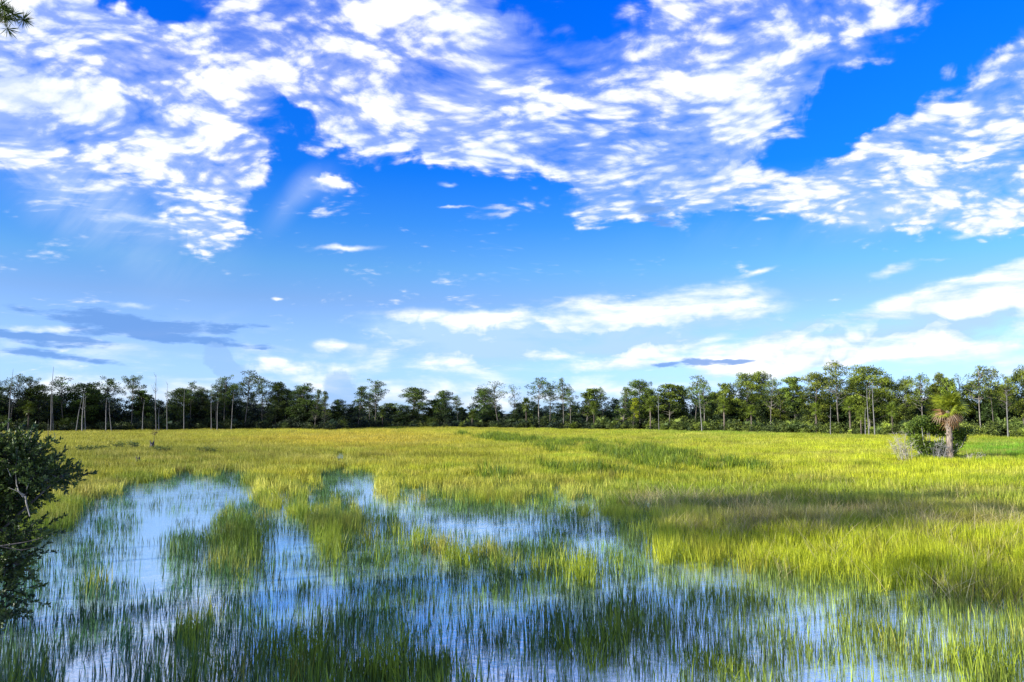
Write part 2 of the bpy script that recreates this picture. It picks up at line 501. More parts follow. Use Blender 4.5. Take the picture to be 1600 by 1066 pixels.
CLUMPS = [(368, 845, 36, 52, 1.0), (290, 1020, 44, 50, 0.7), (470, 1035, 90, 50, 0.85), (135, 905, 20, 50, 0.4), (285, 850, 18, 20, .4),
          (920, 985, 120, 32, 0.55), (640, 1045, 90, 30, 0.7), (1370, 985, 90, 34, 0.35), (20, 1060, 60, 50, 0.5), (1120, 1030, 60, 40, .4), (1540, 1040, 60, 40, .4)]
CLEAR = [(250, 790, 110, 45, 1.0), (230, 900, 26, 70, 0.9), (560, 765, 34, 18, 1.0), (760, 815, 120, 12, .8), (920, 842, 50, 12, .8), (350, 760, 40, 16, .8), (150, 1040, 40, 50, .4), (200, 850, 50, 40, .7),
         (450, 830, 30, 40, .4), (700, 990, 60, 60, .3), (1490, 985, 40, 60, .4)]


def open_over(X, Y, h):
    """largest openness from the foot of a tuft to its tip"""
    w = None
    for z in (0.0, 0.33 * h, 0.66 * h, 0.95 * h):
        o = openness(*to_px(X, Y, np.full_like(X, z)))
        w = o if w is None else np.maximum(w, o)
    return w


def reed_density(px, py):
    wx = (fbm(px / 40, py / 40) - 0.5) * 50
    wy = (fbm(px / 40 + 50, py / 40 + 9) - 0.5) * 40
    x, y = px + wx, py + wy
    d = 0.44 + 0.9 * (fbm(px / 90 + 3, py / 60 + 5) - 0.5) + 0.9 * (fbm(px / 18, py / 24 + 5, 3) - 0.5)
    for cx, cy, rx, ry, s in CLUMPS:
        d = d + s * ell(x, y, cx, cy, rx, ry)
    for cx, cy, rx, ry, s in CLEAR:
        d = d - 0.5 * s * ell(x, y, cx, cy, rx, ry)
    return np.clip(d, 0.05, 1.4)


# ground sheet: fine near the camera, coarse out to the horizon
def build_ground():
    xs = np.concatenate([[-4000, -1500, -600], np.linspace(-260, 260, 131), [600, 1500, 4000]])
    ys = np.concatenate([[-3000, -800, -200, -60], np.linspace(-20, 110, 131), np.linspace(115, 300, 38), [500, 1200, 4000]])
    X, Y = np.meshgrid(xs, ys)
    px, py = to_px(X, np.maximum(Y, 6), np.zeros_like(X))
    w = open_over(X, np.maximum(Y, 6), 0.6)
    w = np.where((Y > 8) & (Y < 130), w, np.where(Y <= 8, 1.0, 0.0))
    Z = 0.06 - 0.55 * w + 0.05 * (fbm(X / 3, Y / 3) - 0.5) * (w < 0.3)
    v = np.stack([X, Y, Z], -1).reshape(-1, 3)
    nx = len(xs)
    f = [(j * nx + i, j * nx + i + 1, (j + 1) * nx + i + 1, (j + 1) * nx + i) for j in range(len(ys) - 1) for i in range(nx - 1)]
    mb = MB(); mb.add(v, f)
    g = mb.build('ground', mud_mat(), smooth=True)
    tag(g, 'muddy marsh ground under the grass', 'ground', kind='structure')
    mb = MB()
    mb.add([(-250, -60, 0), (250, -60, 0), (250, 135, 0), (-250, 135, 0)], [(0, 1, 2, 3)])
    w_ = mb.build('water', water_mat())
    tag(w_, 'shallow still marsh water reflecting the clouds', 'water', kind='structure')


build_ground()


# ------------------------------------------------------------------ scattering (stuff only)
def template_collection(name, meshes):
    c = bpy.data.collections.new(name)
    for i, me in enumerate(meshes):
        o = bpy.data.objects.new('%s_%02d' % (name, i), me)
        c.objects.link(o)
    return c


def scatter(name, pts, rot, scale, idx, col, coll, label, cat):
    me = bpy.data.meshes.new(name)
    me.vertices.add(len(pts))
    me.vertices.foreach_set('co', np.asarray(pts, np.float32).ravel())
    for nm, ty, key, arr in (('rot', 'FLOAT_VECTOR', 'vector', rot), ('scl', 'FLOAT_VECTOR', 'vector', scale), ('col', 'FLOAT_VECTOR', 'vector', col)):
        at = me.attributes.new(nm, ty, 'POINT')
        at.data.foreach_set(key, np.asarray(arr, np.float32).ravel())
    at = me.attributes.new('idx', 'INT', 'POINT')
    at.data.foreach_set('value', np.asarray(idx, np.int32))
    o = bpy.data.objects.new(name, me)
    COL.objects.link(o)
    ng = bpy.data.node_groups.new(name + '_scatter', 'GeometryNodeTree')
    ng.interface.new_socket('Geometry', in_out='INPUT', socket_type='NodeSocketGeometry')
    ng.interface.new_socket('Geometry', in_out='OUTPUT', socket_type='NodeSocketGeometry')
    N, L = ng.nodes, ng.links
    gi, go = N.new('NodeGroupInput'), N.new('NodeGroupOutput')
    ci = N.new('GeometryNodeCollectionInfo')
    ci.inputs['Collection'].default_value = coll
    ci.inputs['Separate Children'].default_value = True
    ci.inputs['Reset Children'].default_value = True
    iop = N.new('GeometryNodeInstanceOnPoints')
    iop.inputs['Pick Instance'].default_value = True

    def attr(nm, ty):
        a = N.new('GeometryNodeInputNamedAttribute'); a.data_type = ty
        a.inputs['Name'].default_value = nm
        return [s for s in a.outputs if s.enabled and s.name == 'Attribute'][0]
    L.new(gi.outputs[0], iop.inputs['Points'])
    L.new(ci.outputs[0], iop.inputs['Instance'])
    L.new(attr('idx', 'INT'), iop.inputs['Instance Index'])
    L.new(attr('rot', 'FLOAT_VECTOR'), iop.inputs['Rotation'])
    L.new(attr('scl', 'FLOAT_VECTOR'), iop.inputs['Scale'])
    L.new(iop.outputs[0], go.inputs[0])
    md = o.modifiers.new('scatter', 'NODES'); md.node_group = ng
    tag(o, label, cat, kind='stuff')
    return o


def tuft(seed, nb, rad, h0, h1, w, lean, bend, seg=3):
    r = np.random.default_rng(seed)
    mb = MB()
    a = r.random(nb) * 2 * math.pi
    rr = rad * np.sqrt(r.random(nb))
    bx, by = rr * np.cos(a), rr * np.sin(a)
    h = h0 + (h1 - h0) * r.random(nb)
    da = r.random(nb) * 2 * math.pi
    ln = lean * r.random(nb); bd = bend * r.random(nb) ** 1.5
    fa = r.random(nb) * math.pi
    tone = r.random(nb)
    ts = np.linspace(0, 1, seg + 1)
    Vs, Ts = [], []
    for k, t in enumerate(ts):
        off = h * (ln * t + bd * t * t)
        zc = h * t * (1 - 0.35 * bd * t)
        cx, cy = bx + np.cos(da) * off, by + np.sin(da) * off
        ww = w * 0.5 * (1 - t ** 2 * 0.9) * (0.7 + 0.6 * tone)
        sx, sy = np.cos(fa) * ww, np.sin(fa) * ww
        if k < seg:
            Vs += [np.stack([cx - sx, cy - sy, zc], 1), np.stack([cx + sx, cy + sy, zc], 1)]
            Ts += [np.full(nb, t)] * 2
        else:
            Vs.append(np.stack([cx, cy, zc], 1)); Ts.append(np.full(nb, t))
    V = np.stack(Vs, 1).reshape(-1, 3)
    T = np.stack(Ts, 1).reshape(-1)
    per = 2 * seg + 1
    F_ = []
    for b in range(nb):
        o = b * per
        for k in range(seg - 1):
            F_.append((o + 2 * k, o + 2 * k + 1, o + 2 * k + 3, o + 2 * k + 2))
        F_.append((o + 2 * seg - 2, o + 2 * seg - 1, o + 2 * seg))
    mb.add(V, F_, np.repeat(tone, per), T)
    return mb.mesh('tuft', M['grass'])


def frustum_points(n, d0, d1, az=37.5, power=0.5):
    """points with uniform ground density between two distances, inside a wedge in front"""
    d = np.sqrt(rng.random(n) * (d1 ** 2 - d0 ** 2) + d0 ** 2)
    a = R(az) * (2 * rng.random(n) - 1)
    return d * np.sin(a), d * np.cos(a)


def lerp(a, b, t):
    return a + (b - a) * np.asarray(t)[..., None]


def field_colour(px, py, X, Y):
    C = lambda *c: np.array(c, float)
    n1 = fbm(X / 9, Y / 5 + 40); n2 = fbm(X / 40 + 7, Y / 9 + 3); n3 = fbm(X / 2.5, Y / 2.0)
    col = np.broadcast_to(C(0.42, 0.41, 0.040), (len(px), 3)).copy()
    col = lerp(col, C(0.30, 0.36, 0.035), np.clip((n1 - 0.45) * 4, 0, 1) * 0.8)
    col = lerp(col, C(0.50, 0.40, 0.060), np.clip((n2 - 0.5) * 5, 0, 1) * 0.6 * np.clip((1000 - px) / 400, 0, 1))
    # left of the field more olive, right more yellow green
    col = lerp(col, C(0.25, 0.25, 0.045), 0.85 * np.clip((480 - px) / 350, 0, 1))
    col = lerp(col, C(0.50, 0.40, 0.05), 0.35 * np.clip((900 - px) / 300, 0, 1))
    col = lerp(col, C(0.60, 0.42, 0.065), 0.75 * ell(px, py, 560, 688, 150, 12))
    col = lerp(col, C(0.52, 0.53, 0.030), 0.7 * np.clip((px - 1050) / 300, 0, 1) * np.clip((py - 683) / 12, 0, 1))
    col = lerp(col, C(0.25, 0.38, 0.05), 0.8 * np.clip((684 - py) / 8, 0, 1) * np.clip((px - 900) / 250, 0, 1))
    col = lerp(col, C(0.13, 0.30, 0.025), 0.9 * ell(px, py, 1580, 704, 95, 16))
    # nearer grass stays greener
    col = lerp(col, C(0.21, 0.27, 0.030), 0.85 * np.clip((py - 745) / 70, 0, 1) * np.clip((1050 - px) / 300, 0, 1))
    col = lerp(col, C(0.20, 0.20, 0.035), 0.7 * ell(px, py, 330, 715, 330, 18))
    col = lerp(col, C(0.24, 0.30, 0.04), 0.8 * ell(px, py, 1250, 785, 420, 22))  # shadow band across the right, painted into the grass colour
    col = lerp(col, C(0.36, 0.28, 0.14), 0.9 * ell(px, py, 1330, 805, 270, 22) * np.clip((n3 - 0.3) * 3, 0, 1))
    col = lerp(col, C(0.11, 0.17, 0.025), 0.8 * ell(px, py, 370, 850, 45, 60))
    col = lerp(col, C(0.15, 0.22, 0.03), 0.6 * np.clip((py - 930) / 60, 0, 1))
    col = lerp(col, C(0.40, 0.42, 0.03), 0.75 * ell(px, py, 1400, 870, 330, 32))
    dk = np.clip((fbm(X / 4.5 + 31, Y / 2.6 + 7) - 0.52) * 7, 0, 1) * np.clip((py - 690) / 60, 0.25, 1)
    col = lerp(col, C(0.10, 0.17, 0.022), 0.6 * dk)
    st = np.clip((fbm(X / 7 + 77, Y / 2.2 + 3) - 0.55) * 7, 0, 1)
    col = lerp(col, C(0.50, 0.42, 0.13), 0.55 * st)
    br = np.clip((fbm(X / 1.3 + 17, Y / 1.3 + 3, 3) - 0.6) * 8, 0, 1)
    col = lerp(col, C(0.22, 0.15, 0.05), 0.5 * br)
    fl = 0.78 + 0.5 * fbm(X / 14 + 60, Y / 3.2 + 11)
    return col * np.array([1.06, 1.12, 0.9]) * (0.72 + 0.56 * n3[:, None]) * fl[:, None] * 1.12


def build_grass():
    near = template_collection('near_tufts', [tuft(10 + i, 24, 0.30, 0.45, 0.95, 0.018, 0.18, 0.35) for i in range(6)])
    mid = template_collection('mid_tufts', [tuft(20 + i, 28, 0.5, 0.45, 1.05, 0.034, 0.2, 0.35) for i in range(5)])
    far = template_collection('far_tufts', [tuft(30 + i, 40, 1.0, 0.55, 1.0, 0.045, 0.2, 0.3, 2) for i in range(4)])
    P, Rr, S, I, Cc = [], [], [], [], []
    allc = bpy.data.collections.new('marsh_tufts')
    for c in (near, mid, far):
        for o in c.objects:
            allc.objects.link(o)
    # Collection Info orders children by name
    order = sorted(o.name for o in allc.objects)
    ids = {k: [i for i, nme in enumerate(order) if nme.startswith(k)] for k in ('near', 'mid', 'far')}
    for key, d0, d1, dens in (('near', 12.5, 48, 9.0), ('mid', 48, 115, 4.0), ('far', 115, 262, 1.05)):
        area = R(75) / 2 * (d1 ** 2 - d0 ** 2)
        n = int(area * dens)
        X, Y = frustum_points(n, d0, d1)
        px, py = to_px(X, Y, np.full(n, 0.25))
        hs = 0.42 + 0.95 * fbm(X / 2.6, Y / 2.6 + 20, 3) + 0.25 * (fbm(X / 14, Y / 8 + 70) - 0.5)
        op = open_over(X, Y, 0.65)
        cl = np.zeros(n)
        for cx, cy, rx, ry, s_ in CLUMPS:
            cl = np.maximum(cl, s_ * ell(px + (fbm(X / 1.5, Y / 1.5) - 0.5) * 90, py + (fbm(X / 1.5 + 9, Y / 1.5) - 0.5) * 70, cx, cy + 12, rx, ry))
        op = op * (1 - np.clip(cl * 0.7, 0, 0.5)) * (1 - 0.22 * (fbm(X / 1.1 + 5, Y / 1.1) > 0.64) * (py > 900))
        keep = rng.random(n) > op * 1.25
        D = treeline_dist(px)
        keep &= Y < D + 3
        X, Y, px, py, hs = X[keep], Y[keep], px[keep], py[keep], hs[keep]
        m = len(X)
        sc = np.stack([np.ones(m), np.ones(m), hs], 1)
        tilt = 0.06
        P.append(np.stack([X, Y, np.zeros(m)], 1))
        Rr.append(np.stack([tilt * rng.normal(size=m), tilt * rng.normal(size=m), rng.random(m) * 6.28], 1))
        S.append(sc); I.append(np.array(ids[key])[rng.integers(0, len(ids[key]), m)])
        Cc.append(field_colour(px, py, X, Y))
    print('grass tufts', sum(map(len, P)))
    cat = np.concatenate
    scatter('marsh_grass', cat(P), cat(Rr), cat(S), cat(I), cat(Cc), allc, 'yellow green sawgrass covering the marsh field', 'grass')

    # thin rushes standing in the water
    rt = template_collection('rush_tufts', [tuft(50 + i, 13, 0.42, 0.22, 0.70, 0.019, 0.09, 0.12) for i in range(7)])
    P, Rr, S, I, Cc = [], [], [], [], []
    for d0, d1, dens in ((12.5, 30, 12.0), (30, 75, 8.0)):
        area = R(75) / 2 * (d1 ** 2 - d0 ** 2)
        n = int(area * dens)
        X, Y = frustum_points(n, d0, d1)
        px, py = to_px(X, Y, np.full(n, 0.25))
        op = open_over(X, Y, 0.7); rd = reed_density(px, py)
        keep = (rng.random(n) < rd) & (op > 0.12)
        X, Y, px, py, rd = X[keep], Y[keep], px[keep], py[keep], rd[keep]
        m = len(X)
        P.append(np.stack([X, Y, np.full(m, -0.02)], 1))
        Rr.append(np.stack([0.04 * rng.normal(size=m), 0.04 * rng.normal(size=m), rng.random(m) * 6.28], 1))
        hs = (0.55 + 0.5 * np.clip(rd, 0, 1)) * (0.8 + 0.4 * rng.random(m))
        S.append(np.stack([np.ones(m), np.ones(m), hs], 1))
        I.append(rng.integers(0, 7, m))
        c = lerp(np.broadcast_to(np.array([0.09, 0.165, 0.04]), (m, 3)), np.array([0.30, 0.36, 0.06]), np.clip((px - 900) / 500, 0, 1) * 0.8)
        c = lerp(c, np.array([0.035, 0.115, 0.06]), np.clip((700 - px) / 500, 0, 1) * 0.7)  # rushes to the left take the teal of shade in their colour
        c = lerp(c, np.array([0.15, 0.20, 0.025]), 0.7 * np.clip(rd - 0.8, 0, 0.5) * 2)
        Cc.append(c * (0.6 + 1.3 * rng.random(m)[:, None] ** 1.5))
    print('rush tufts', sum(map(len, P)))
    scatter('water_rushes', cat(P), cat(Rr), cat(S), cat(I), cat(Cc), rt, 'thin green rushes standing in the shallow water', 'rushes')

    # dark broad reeds winding through the field
    bt = template_collection('reed_tufts', [tuft(70 + i, 16, 0.5, 0.9, 1.5, 0.07, 0.35, 0.3) for i in range(5)])
    polys = [[(700, 676), (780, 682), (860, 688), (960, 697), (1060, 708), (1130, 722), (1200, 733), (1190, 741), (1080, 741), (1000, 733), (930, 716), (850, 703), (770, 692), (700, 680)],
             [(850, 730), (920, 729), (990, 737), (1000, 746), (920, 747), (855, 741)], [(730, 742), (790, 738), (815, 745), (790, 756), (740, 755)]]
    n = 60000
    X, Y = frustum_points(n, 45, 175, 30)
    px, py = to_px(X, Y, np.full(n, 0.3))
    wv = (fbm(px / 50, py / 9) - 0.5) * 16
    mk = np.zeros(n)
    for p_ in polys:
        mk = np.maximum(mk, poly_mask(px, py + wv, p_, 4))
    keep = rng.random(n) < mk ** 1.5 * 0.55 * np.clip((fbm(px / 22, py / 3.2) - 0.36) * 3.4, 0.03, 1)
    X, Y, px, py = X[keep], Y[keep], px[keep], py[keep]
    m = len(X)
    print('reeds', m)
    c = lerp(np.broadcast_to(np.array([0.07, 0.14, 0.012]), (m, 3)), np.array([0.30, 0.38, 0.03]), rng.random(m))
    scatter('broadleaf_reeds', np.stack([X, Y, np.zeros(m)], 1), np.stack([0 * X, 0 * X, rng.random(m) * 6.28], 1),
            np.stack([np.ones(m)] * 2 + [0.75 + 0.4 * rng.random(m)], 1), rng.integers(0, 5, m), c, bt,
            'dark green broad reeds winding across the yellow field', 'reeds')

    # bleached dry stalks lying in the grass on the right
    dt = template_collection('dry_tufts', [tuft(90 + i, 14, 0.5, 0.5, 1.1, 0.014, 0.9, 0.9) for i in range(4)])
    n = 40000
    X, Y = frustum_points(n, 22, 58, 37)
    px, py = to_px(X, Y, np.full(n, 0.4))
    py = py - 16
    mk = 0.55 * np.maximum.reduce([ell(px, py, 1320, 800, 190, 22), 0.7 * ell(px, py, 1560, 800, 70, 18), 0.6 * ell(px, py, 1150, 770, 150, 14), 0.35 * ell(px, py, 1520, 900, 60, 25), 0.12 * (px > 1150) * (py < 900)])
    keep = rng.random(n) < mk * 0.5 * (fbm(px / 22, py / 12) > 0.45)
    X, Y = X[keep], Y[keep]; m = len(X)
    print('dry', m)
    c = lerp(np.broadcast_to(np.array([0.24, 0.19, 0.08]), (m, 3)), np.array([0.62, 0.54, 0.30]), rng.random(m))
    scatter('dry_stalks', np.stack([X, Y, np.full(m, 0.1)], 1), np.stack([0 * X, 0 * X, rng.random(m) * 6.28], 1),
            np.ones((m, 3)) * (0.8 + 0.4 * rng.random(m))[:, None], rng.integers(0, 4, m), c, dt,
            'bleached dry stalks tangled in the green grass', 'dry grass')


# distance of the edge of the woods, by picture column
_tx = np.array([-400, 0, 200, 400, 520, 600, 700, 800, 1000, 1200, 1400, 1600, 2000])
_ty = np.array([674, 672.5, 670.5, 668.5, 669.5, 666, 666, 667, 670, 673.5, 677.5, 680.5, 688])


def treeline_dist(px):
    y = np.interp(px, _tx, _ty)
    return 4.15 * F / (y - 645)      # the grass in front hides the lowest part


build_grass()


# ------------------------------------------------------------------ trees
def crown_clumps(mb, centres, radii, r, n, size, tones, mode='pine'):
    for c, rad, tn in zip(centres, radii, tones):
        k = max(6, int(n * (np.prod(rad) ** (2 / 3)) / 0.36))
        d = unit(k, r)
        rr = r.random(k) ** 0.45
        pos = c + d * rr[:, None] * rad
        if mode == 'pine':
            ax = d * 0.8 + unit(k, r) * 0.5 + np.array([0, 0, 0.35])
            L, Wd = size * (0.7 + 0.6 * r.random(k)), size * 0.30
        else:
            ax = unit(k, r) + d * 0.4 + np.array([0, 0, 0.1])
            L, Wd = size * (0.6 + 0.6 * r.random(k)), size * 0.55
        ax /= np.linalg.norm(ax, axis=1)[:, None]
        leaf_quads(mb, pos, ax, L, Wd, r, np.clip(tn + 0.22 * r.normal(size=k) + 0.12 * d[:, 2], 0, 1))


def make_tree(seed, kind):
    """returns trunk and crown meshes of a tree 12 m tall"""
    r = np.random.default_rng(seed)
    H = 12.0
    P = dict(open=(0.50, 2.5, 34, 0.55, 1.05), tall=(0.58, 2.1, 28, 0.55, 1.0), umbrella=(0.66, 3.0, 30, 0.62, 0.5), dense=(0.24, 2.7, 76, 0.80, 0.8),
             cone=(0.30, 2.1, 54, 0.62, 0.7), broad=(0.16, 3.4, 54, 1.15, 0.95), round=(0.36, 2.5, 60, 0.75, 0.8), wispy=(0.5, 3.1, 26, 0.45, 1.0))[kind]
    z0, CR, nl, cr, flat = P
    tr = MB()
    k = 9
    ts = np.linspace(0, 1, k)
    ph = r.random() * 6.28
    lean = 0.25 * r.normal(size=2)
    path = np.stack([lean[0] * ts * 2 + 0.14 * np.sin(ts * 5 + ph), lean[1] * ts * 2 + 0.14 * np.cos(ts * 4 + ph), ts * H * 0.97], 1)
    path[:, :2] -= path[0, :2]
    tr_r = {'broad': 0.18, 'dense': 0.13}.get(kind, 0.11)
    tube(tr, path, tr_r * (1 - 0.78 * ts) + 0.01, 7)
    at = lambda f: np.array([np.interp(f, ts, path[:, i]) for i in range(3)])
    cs, rs, tn = [], [], []
    for i in range(nl):
        f = z0 + (0.97 - z0) * ((i + r.random() * 0.9) / nl) ** 0.9
        u = (f - z0) / (0.97 - z0)
        if kind == 'cone': env = 1.05 - 0.9 * u
        elif kind == 'umbrella': env = 1.0 - 0.35 * u
        elif kind in ('open', 'tall', 'wispy'): env = math.sin(math.pi * (0.18 + 0.72 * u)) ** 0.7
        else: env = math.sqrt(max(0.05, 1 - (1.5 * u - 0.62) ** 2)) if u > 0.3 else 0.75 + 0.8 * u
        rad = CR * env * (0.3 + 0.85 * r.random() ** 0.8)
        a = r.random() * 6.28
        base = at(max(0.1, f - 0.05 - 0.06 * r.random()))
        tip = at(f).copy()
        tip[0] += rad * math.cos(a); tip[1] += rad * math.sin(a)
        tip[2] += 0.25 * r.normal() + (0.5 if kind in ('umbrella', 'wispy') else 0.1)
        tip[2] = min(tip[2], H - 0.35)
        midp = (base + tip) / 2 + np.array([0, 0, -0.1]) + 0.12 * r.normal(size=3)
        if i % (3 if kind in ('dense', 'broad') else 1) == 0:
            tube(tr, [base, midp, tip], [0.055, 0.04, 0.015], 4)
        s = cr * (0.6 + 0.7 * r.random())
        tone = np.clip(0.22 + 0.35 * u + 0.30 * r.normal(), 0, 1)  # tone climbs toward the crown top: sunlit tips kept in the colour
        cs.append(tip); rs.append(np.array([s, s, s * (0.55 if flat < 0.9 else 0.62)])); tn.append(tone)
        if rad > 1.2 and kind not in ('umbrella',):
            cs.append(tip * 0.55 + at(f) * 0.45 + 0.2 * r.normal(size=3)); rs.append(np.array([s, s, s * 0.6]) * 0.75); tn.append(tone * 0.8)
    for j in range(3):
        cs.append(at(0.96) + 0.35 * r.normal(size=3) * [1, 1, .5]); rs.append(np.array([cr, cr, cr * 0.6]) * 0.7); tn.append(0.55)
    cw = MB()
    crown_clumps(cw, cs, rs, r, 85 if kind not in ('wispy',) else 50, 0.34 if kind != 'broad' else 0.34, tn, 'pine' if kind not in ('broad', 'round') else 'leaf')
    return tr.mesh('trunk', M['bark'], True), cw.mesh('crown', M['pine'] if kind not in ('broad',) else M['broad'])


KINDS = ['open', 'tall', 'umbrella', 'dense', 'cone', 'broad', 'round', 'wispy']
NV = dict(open=4, tall=4, umbrella=2, dense=4, cone=2, broad=3, round=3, wispy=2)
TREES = {k: [make_tree(100 + 10 * i + j, k) for j in range(NV[k])] for i, k in enumerate(KINDS)}


def make_snag(seed, branches):
    r = np.random.default_rng(seed)
    mb = MB()
    ts = np.linspace(0, 1, 10)
    p = np.stack([0.10 * np.sin(ts * 6 + seed), 0.1 * np.cos(ts * 5), 12 * ts], 1); p[:, :2] -= p[0, :2]
    tube(mb, p, 0.17 * (1 - ts) ** 0.8 + 0.035, 7)
    for i in range(branches):
        f = 0.55 + 0.42 * r.random()
        b = np.array([np.interp(f, ts, p[:, k]) for k in range(3)])
        a = r.random() * 6.28; L = 0.7 + 1.4 * r.random()
        m = b + np.array([math.cos(a) * L * 0.5, math.sin(a) * L * 0.5, 0.25 * L])
        e = m + np.array([math.cos(a) * L * 0.45, math.sin(a) * L * 0.45, 0.55 * L])
        tube(mb, [b, m, e], [0.06, 0.04, 0.02], 4)
        if r.random() < 0.7:
            tube(mb, [m, m + 0.5 * L * np.array([math.cos(a + 1), math.sin(a + 1), 0.5])], [0.03, 0.012], 4)
    return mb.mesh('snag', M['snag'], True)


def fan_frond(seed, n=22, L=1.0, droop=0.25, mat='frond', tone=(0.3, 0.9), wid=0.05, stalk=0.9):
    """one fan leaf: petiole along +X then leaflets spread in a fan"""
    r = np.random.default_rng(seed)
    mb = MB()
    tube(mb, [(0, 0, 0), (stalk * 0.5, 0, 0.05), (stalk, 0, 0)], [0.03, 0.022, 0.015], 4, tone[1] * 0.6)
    for i in range(n):
        a = (i / (n - 1) - 0.5) * R(250)
        l = L * (0.62 + 0.38 * math.cos(a * 0.55)) * (0.92 + 0.16 * r.random())
        d = np.array([math.cos(a), math.sin(a), 0])
        s = np.array([-math.sin(a), math.cos(a), 0])
        c0 = np.array([stalk, 0, 0])
        dr = droop * (0.6 + 0.8 * r.random())
        p1 = c0 + d * l * 0.5 + np.array([0, 0, -0.05 * dr]); p2 = c0 + d * l + np.array([0, 0, -dr * l])
        w = wid * (0.8 + .4 * r.random())
        tn = tone[0] + (tone[1] - tone[0]) * r.random()
        mb.add([c0, p1 + s * w + [0, 0, .01], p1 - s * w, p2], [(0, 2, 3, 1)], tn)
    return mb.mesh('frond', M[mat])


def small_palm(seed):
    """cabbage palm 6 m tall used along the wood: trunk and crown"""
    r = np.random.default_rng(seed)
    tr = MB()
    tube(tr, [(0, 0, 0), (0.05, 0, 2.5), (0.0, 0.05, 4.7)], [0.22, 0.17, 0.18], 8)
    cw = MB()
    fr = fan_frond(seed, 14, 0.9, 0.3, wid=0.07)
    co = np.array([v.co for v in fr.vertices]); fc = [tuple(p.vertices) for p in fr.polygons]
    to = np.zeros(len(co)); fr.attributes['tone'].data.foreach_get('value', to)
    for i in range(26):
        az = i * 2.4 + r.random() * 0.5
        el = R(80 - 125 * (i / 25) + 8 * r.normal())
        ca, sa, ce, se = math.cos(az), math.sin(az), math.cos(el), math.sin(el)
        X = co[:, 0] * ce - co[:, 2] * se; Z = co[:, 0] * se + co[:, 2] * ce; Y = co[:, 1]
        cw.add(np.stack([X * ca - Y * sa, X * sa + Y * ca, Z + 4.7], 1), fc, to * 0.8)
    return tr.mesh('trunk', M['palmbark'], True), cw.mesh('crown', M['frond'])


PALMS = [small_palm(5), small_palm(6)]
SNAGS = [make_snag(1, 0), make_snag(2, 7), make_snag(3, 3)]

ORD = 'zeroth first second third fourth fifth sixth seventh eighth ninth tenth eleventh twelfth'.split()
DESC = dict(open='open-crowned pine', tall='slim high-tufted pine', umbrella='flat-crowned pine', dense='dense dark green pine',
            cone='narrow pointed pine', broad='broad low leafy tree', round='round-crowned leafy tree', wispy='wispy sparse pine', palm='small fan palm', snag='bare dead trunk')
